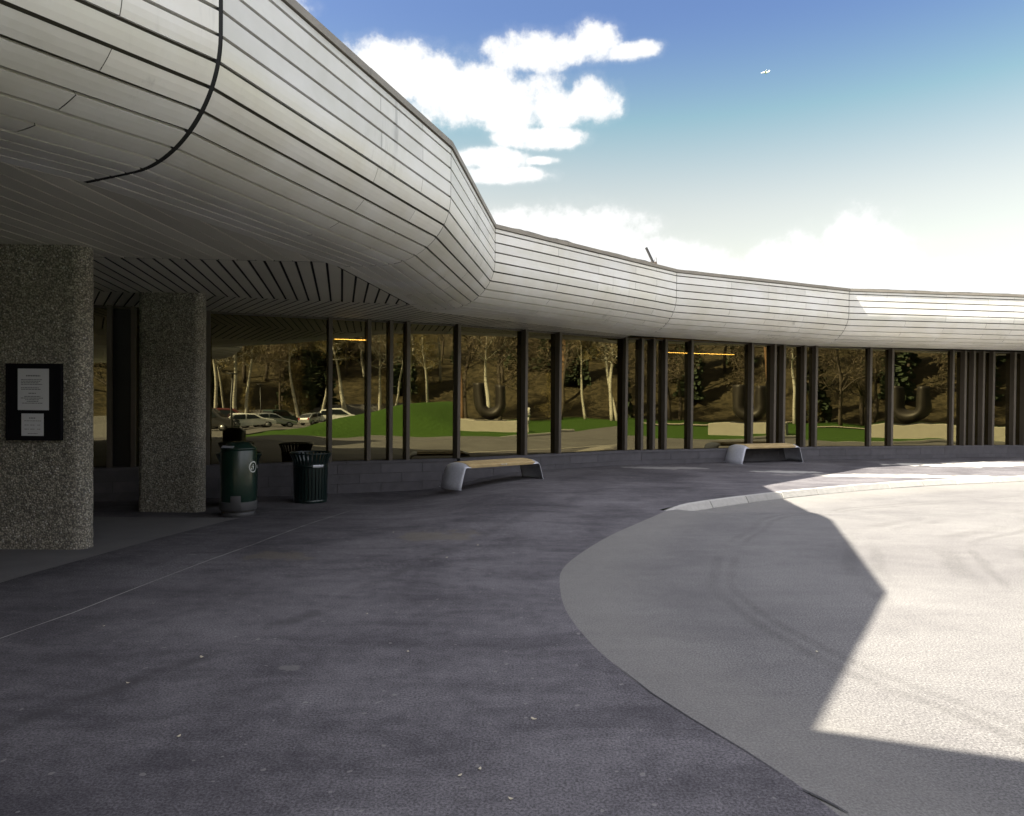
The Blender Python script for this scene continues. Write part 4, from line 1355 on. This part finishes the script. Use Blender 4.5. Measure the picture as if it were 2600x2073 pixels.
def car(x, y, rz, paint, kind, label):
    o = empty('parked_car', (x, y, road_z(x, y) + 0.0), rz)
    tag(o, label, 'car', 'cars in the car park')
    if kind == 'van':
        side = [(-2.2, 0.35), (-2.25, 0.9), (-2.15, 1.1), (-1.95, 1.72), (-1.2, 1.80), (0.4, 1.78), (1.25, 1.12), (2.1, 0.95), (2.25, 0.7), (2.25, 0.35)]
        wins = [[(-1.95, 1.15), (-1.85, 1.62), (-0.85, 1.66), (-0.85, 1.15)], [(-0.75, 1.15), (-0.75, 1.66), (0.35, 1.64), (0.95, 1.15)]]
        shield = ((0.42, 1.74), (1.18, 1.16)); rear = ((-1.97, 1.64), (-2.12, 1.16))
    else:
        side = [(-1.95, 0.32), (-2.0, 0.75), (-1.9, 0.95), (-1.45, 1.40), (-0.7, 1.47), (0.2, 1.42), (0.95, 0.98), (1.85, 0.82), (2.0, 0.6), (2.0, 0.32)]
        wins = [[(-1.55, 0.98), (-1.3, 1.32), (-0.55, 1.38), (-0.55, 0.98)], [(-0.45, 0.98), (-0.45, 1.38), (0.15, 1.34), (0.7, 0.98)]]
        shield = ((0.24, 1.40), (0.88, 1.0)); rear = ((-1.5, 1.36), (-1.85, 0.98))
    hw = 0.85
    bm = bmesh.new()
    def w(z): return hw * (1.0 if z < 0.95 else 1.0 - 0.22 * (z - 0.95))
    a = [bm.verts.new((px, -w(pz), pz)) for px, pz in side]; b = [bm.verts.new((px, w(pz), pz)) for px, pz in side]
    n_ = len(side)
    for i in range(n_): bm.faces.new((a[i], a[(i + 1) % n_], b[(i + 1) % n_], b[i]))
    bm.faces.new(a[::-1]); bm.faces.new(b)
    bmesh.ops.recalc_face_normals(bm, faces=bm.faces)
    obj('body', bm, paint, o, bevel=0.06)
    for s in (-1, 1):
        for q in wins:
            bm = bmesh.new(); face(bm, [(px, s * (w(pz) + 0.012), pz) for px, pz in q]); obj('side_window', bm, M_cglass, o)
    for nm, ((x0, z0), (x1, z1)), dx in (('windscreen', shield, 0.012), ('rear_window', rear, -0.012)):
        bm = bmesh.new(); face(bm, [(x0 + dx, -w(z0) * 0.9, z0 + 0.01), (x0 + dx, w(z0) * 0.9, z0 + 0.01), (x1 + dx, w(z1) * 0.9, z1 + 0.01), (x1 + dx, -w(z1) * 0.9, z1 + 0.01)])
        obj(nm, bm, M_cglass, o)
    fx = side[-1][0]; rx = side[0][0]
    for s in (-1, 1):
        bm = bmesh.new(); box(bm, fx - 0.12, fx - 0.0, s * 0.62 - 0.14, s * 0.62 + 0.14, 0.62, 0.76); obj('headlight', bm, M_head, o, bevel=0.02)
        bm = bmesh.new(); box(bm, rx - 0.06, rx + 0.06, s * 0.68 - 0.10, s * 0.68 + 0.10, 0.72, 0.95); obj('tail_light', bm, M_tail, o, bevel=0.02)
        for wx in (-1.25, 1.3):
            M = Matrix.Translation((wx, s * (hw - 0.08), 0.31)) @ Matrix.Rotation(R(90), 4, 'X')
            bm = bmesh.new(); lathe(bm, [(0.2, -0.11), (0.31, -0.10), (0.32, 0), (0.31, 0.10), (0.2, 0.11)], 20, M=M); wh = obj('wheel', bm, M_tyre, o, True)
            bm = bmesh.new(); lathe(bm, [(0.0, -0.09), (0.2, -0.105), (0.2, 0.105), (0.0, 0.09)], 16, M=M); obj('rim', bm, M_rim, wh, True)
    return o


P_dark = simple("car_paint_dark_grey", (0.05, 0.05, 0.055), 0.25, metal=0.4, var=0.05)
P_white = simple("car_paint_white", (0.75, 0.75, 0.75), 0.25, var=0.03)
P_green = simple("car_paint_green", (0.02, 0.05, 0.04), 0.25, metal=0.3, var=0.05)
P_silver = simple("car_paint_silver", (0.45, 0.46, 0.48), 0.25, metal=0.6, var=0.05)
P_red = simple("car_paint_maroon", (0.09, 0.015, 0.015), 0.3, var=0.05)
car(11.4, -30.6, R(38), P_dark, 'van', 'dark grey people carrier parked nearest the first window reflection')
car(14.8, -30.6, R(15), P_white, 'hatch', 'white hatchback parked beside the dark people carrier')
car(15.0, -35.0, R(30), P_red, 'van', 'maroon high roofed car behind the white hatchback')
car(18.2, -33.5, R(10), P_silver, 'hatch', 'silver hatchback at the end of the first row')
car(24.0, -43.5, R(-25), P_green, 'van', 'dark green estate car behind the grass mound')
car(27.2, -41.5, R(-20), P_silver, 'hatch', 'silver hatchback next to the dark green estate car')
car(29.6, -40.5, R(30), P_white, 'van', 'white people carrier whose roof shows over the grass mound')

# trees
M_bark = simple("brown_bark", (0.07, 0.055, 0.042), 0.9, var=0.4, scale=6)
M_pine = simple("pine_bark", (0.15, 0.085, 0.045), 0.9, var=0.35, scale=5)
M_twig = simple("twig_mass", (0.115, 0.09, 0.058), 0.95, var=0.4, scale=2)
M_bud = simple("spring_buds", (0.15, 0.115, 0.04), 0.9, var=0.3, scale=2)
M_needle = simple("needle_mass", (0.035, 0.052, 0.024), 0.9, var=0.4, scale=2)
mb, nb_, pb = mat("birch_bark")
cb = nb_.coords('Object', (1, 1, 4))
nb_.put(pb.inputs['Base Color'], nb_.mix(nb_.ramp(nb_.noise(cb, 2.5, 4.0, 0.7), 0.56, 0.66), (0.40, 0.38, 0.33, 1), (0.05, 0.045, 0.04, 1)))
pb.inputs['Roughness'].default_value = 0.8


def limb(bm, p, d, length, rad, rng, depth, tips, wob=0.25):
    n_ = 5
    pts, rs = [p], [rad]
    for k in range(n_):
        d = (d + Vector((rng.uniform(-wob, wob), rng.uniform(-wob, wob), rng.uniform(-wob * 0.4, wob * 0.7))) * 0.5).normalized()
        p = p + d * (length / n_); pts.append(p); rs.append(rad * (1 - 0.75 * (k + 1) / n_))
        if depth > 0 and k >= 1:
            for _ in range(2):
                dd = (d * 0.6 + Vector((rng.uniform(-1, 1), rng.uniform(-1, 1), rng.uniform(-0.1, 0.8)))).normalized()
                limb(bm, p, dd, length * rng.uniform(0.42, 0.6), rs[-1] * 0.6, rng, depth - 1, tips, wob)
        tips.append((p, d))
    tube(bm, pts, rs, 6 if depth > 0 else 4, cap=False)


def spray(bm, tips, rng, count, size, rad):
    for _ in range(count):
        p, d = rng.choice(tips)
        c = p + Vector((rng.gauss(0, rad), rng.gauss(0, rad), rng.gauss(0, rad)))
        u = Vector((rng.uniform(-1, 1), rng.uniform(-1, 1), rng.uniform(-1, 1))).normalized()
        v = u.cross(Vector((rng.uniform(-1, 1), rng.uniform(-1, 1), rng.uniform(-1, 1)))).normalized()
        s = size * rng.uniform(0.5, 1.4)
        face(bm, [c - u * s, c + v * s * 0.07, c + u * s, c - v * s * 0.07])


def deciduous(name, seed, h, trunk_m, crown_m, lean, label, cat='tree', fork=0.35, count=1500):
    rng = random.Random(seed)
    o = empty(name)
    tips = []
    bm = bmesh.new()
    p = Vector((0, 0, -0.4)); pts, rs = [p.copy()], [h * 0.017]
    d = Vector((lean, lean * 0.4, 1)).normalized()
    bb = bmesh.new()
    for k in range(10):
        d = (d + Vector((rng.uniform(-.06, .06), rng.uniform(-.06, .06), 0.03))).normalized()
        p = p + d * h / 10; pts.append(p.copy()); rs.append(h * 0.017 * (1 - 0.085 * (k + 1)))
        if (k + 1) / 10 > fork:
            for _ in range(3):
                dd = Vector((rng.uniform(-1, 1), rng.uniform(-1, 1), rng.uniform(0.15, 0.9))).normalized()
                limb(bb, p, dd, h * rng.uniform(0.18, 0.30) * (1.15 - k / 14), rs[-1] * 0.5, rng, 1, tips)
    tube(bm, pts, rs, 10)
    tips.append((p, d))
    obj('trunk', bm, trunk_m, o, True)
    obj('limbs', bb, trunk_m if trunk_m is not M_pine else M_bark, o, True)
    bm = bmesh.new(); spray(bm, tips, rng, int(count * 1.7), h * 0.024, h * 0.03); obj('crown', bm, crown_m, o)
    return o


def conifer(name, seed, h):
    rng = random.Random(seed)
    o = empty(name)
    bm = bmesh.new(); tube(bm, [(0, 0, -0.4), (0, 0, h * 0.5), (0.1, 0, h * 0.98)], [h * 0.016, h * 0.010, 0.02], 8); obj('trunk', bm, M_bark, o, True)
    bm = bmesh.new()
    z = h * 0.07
    while z < h:
        f = 1 - z / h
        rmax = h * 0.19 * f ** 0.8 + 0.15
        for _ in range(int(10 + 16 * f)):
            a = rng.uniform(0, 6.283); l = rmax * rng.uniform(0.55, 1.15)
            c = Vector((math.cos(a), math.sin(a), 0)); side = Vector((-c.y, c.x, 0))
            dr = rng.uniform(0.15, 0.5)
            p0 = Vector((0, 0, z)); p1 = p0 + c * l * 0.5 + Vector((0, 0, -dr * l * 0.35)); p2 = p0 + c * l + Vector((0, 0, -dr * l * 0.5))
            w = l * rng.uniform(0.10, 0.2)
            face(bm, [p0, p1 + side * w, p2, p1 - side * w])
            face(bm, [p1 + Vector((0, 0, 0.02)), p1 + side * w * 0.3 + Vector((0, 0, -w * 1.3)), p2 + Vector((0, 0, -w)), p2])
        z += h * 0.022
    obj('crown', bm, M_needle, o)
    return o


PROTO = {
    'birch_tree': [deciduous('birch_tree', 3, 17, mb, M_twig, 0.05, '', fork=0.45, count=1300), deciduous('birch_tree', 8, 15, mb, M_bud, -0.14, '', fork=0.5, count=1200)],
    'bare_tree': [deciduous('bare_tree', 21, 16, M_bark, M_twig, 0.06, '', fork=0.22, count=2200), deciduous('bare_tree', 33, 19, M_bark, M_twig, -0.05, '', fork=0.3, count=2200)],
    'pine_tree': [deciduous('pine_tree', 44, 21, M_pine, M_needle, 0.03, '', fork=0.62, count=2600)],
    'spruce_tree': [conifer('spruce_tree', 5, 19), conifer('spruce_tree', 6, 15)],
    'budding_shrub': [deciduous('budding_shrub', 71, 5, M_bark, M_bud, 0.0, '', fork=0.05, count=2600)],
}
used = {k: [False] * len(v) for k, v in PROTO.items()}
KIND_LABEL = {'birch_tree': 'white stemmed birch tree among the wood reflected in the glass', 'bare_tree': 'leafless brown tree on the slope reflected in the glass',
              'pine_tree': 'orange barked pine tree reflected in the glass', 'spruce_tree': 'dark green spruce tree in the wood reflected in the glass',
              'budding_shrub': 'golden budding shrub at the edge of the wood reflected in the glass'}


def plant(kind, v, x, y, s=1.0, rz=None):
    v %= len(PROTO[kind])
    o = PROTO[kind][v]
    if used[kind][v]: o = copy_tree(o)
    used[kind][v] = True
    o.location = (x, y, base_z(x, y) + mound_z(x, y) - 0.1); o.rotation_euler = (0, 0, random.uniform(0, 6.28) if rz is None else rz); o.scale = (s, s, s)
    tag(o, KIND_LABEL[kind], 'shrub' if kind == 'budding_shrub' else 'tree', {'birch_tree': 'birches at the wood edge', 'bare_tree': 'leafless trees on the slope', 'pine_tree': 'pines in the wood',
        'spruce_tree': 'spruces in the wood', 'budding_shrub': 'budding shrubs by the wood'}[kind])


rt = random.Random(11)
# birches at the places the reflections show
for i, (x, y, s) in enumerate(((24.7, -56.6, 1.0), (25.6, -56.0, 0.85), (22.7, -57.4, 0.9), (37, -50.3, 1.0), (40.9, -48.2, 1.05), (41.6, -47.8, 0.9), (39.6, -48.6, 0.85), (31.6, -53.3, 0.9), (43.6, -46.0, 0.9), (45.6, -44.6, 0.8),
                               (72.9, -17.7, 1.0), (78.5, -6.3, 0.95), (80.0, -2.8, 1.0), (80.5, -2.0, 1.0), (80.9, -1.2, 0.9), (34.0, -52.0, 0.9))):
    plant('birch_tree', i, x, y, s)
for x, y in ((71.1, -20.8), (52, -42), (92, -14)): plant('pine_tree', 0, x, y, rt.uniform(0.9, 1.1))
for x, y, s in ((73.7, -16.2, 1.0), (75.6, -22.3, 1.05), (73.4, -24.9, 0.9), (68.0, -35.0, 0.9), (69.0, -34.2, 0.8), (75.2, -13.3, 0.9), (60.0, -31, 1.0), (76, -8.5, 0.9), (55, -38, 0.9), (82, 4, 1.0)):
    plant('bare_tree', rt.randrange(2), x, y, s)
for x, y in ((27, -58), (42, -50), (77, -10), (63, -39), (33, -56), (46, -47)): plant('budding_shrub', 0, x, y, rt.uniform(0.8, 1.5))
n_ = 0
while n_ < 104:
    a = R(rt.uniform(-84, -38) if n_ < 56 else rt.uniform(-38, 6)); r = rt.uniform(78, 118)
    x, y = 3 + r * math.cos(a), 8 + r * math.sin(a)
    if inside(x, y, DRIVE): continue
    deg = math.degrees(a)
    if deg < -40: kind = rt.choice(('spruce_tree', 'bare_tree', 'bare_tree', 'birch_tree', 'budding_shrub'))
    else: kind = rt.choice(('bare_tree', 'bare_tree', 'bare_tree', 'spruce_tree', 'budding_shrub'))
    if deg > -38 and r < 95: r += 22; x, y = 3 + r * math.cos(a), 8 + r * math.sin(a)
    plant(kind, rt.randrange(4), x, y, rt.uniform(0.75, 1.15)); n_ += 1
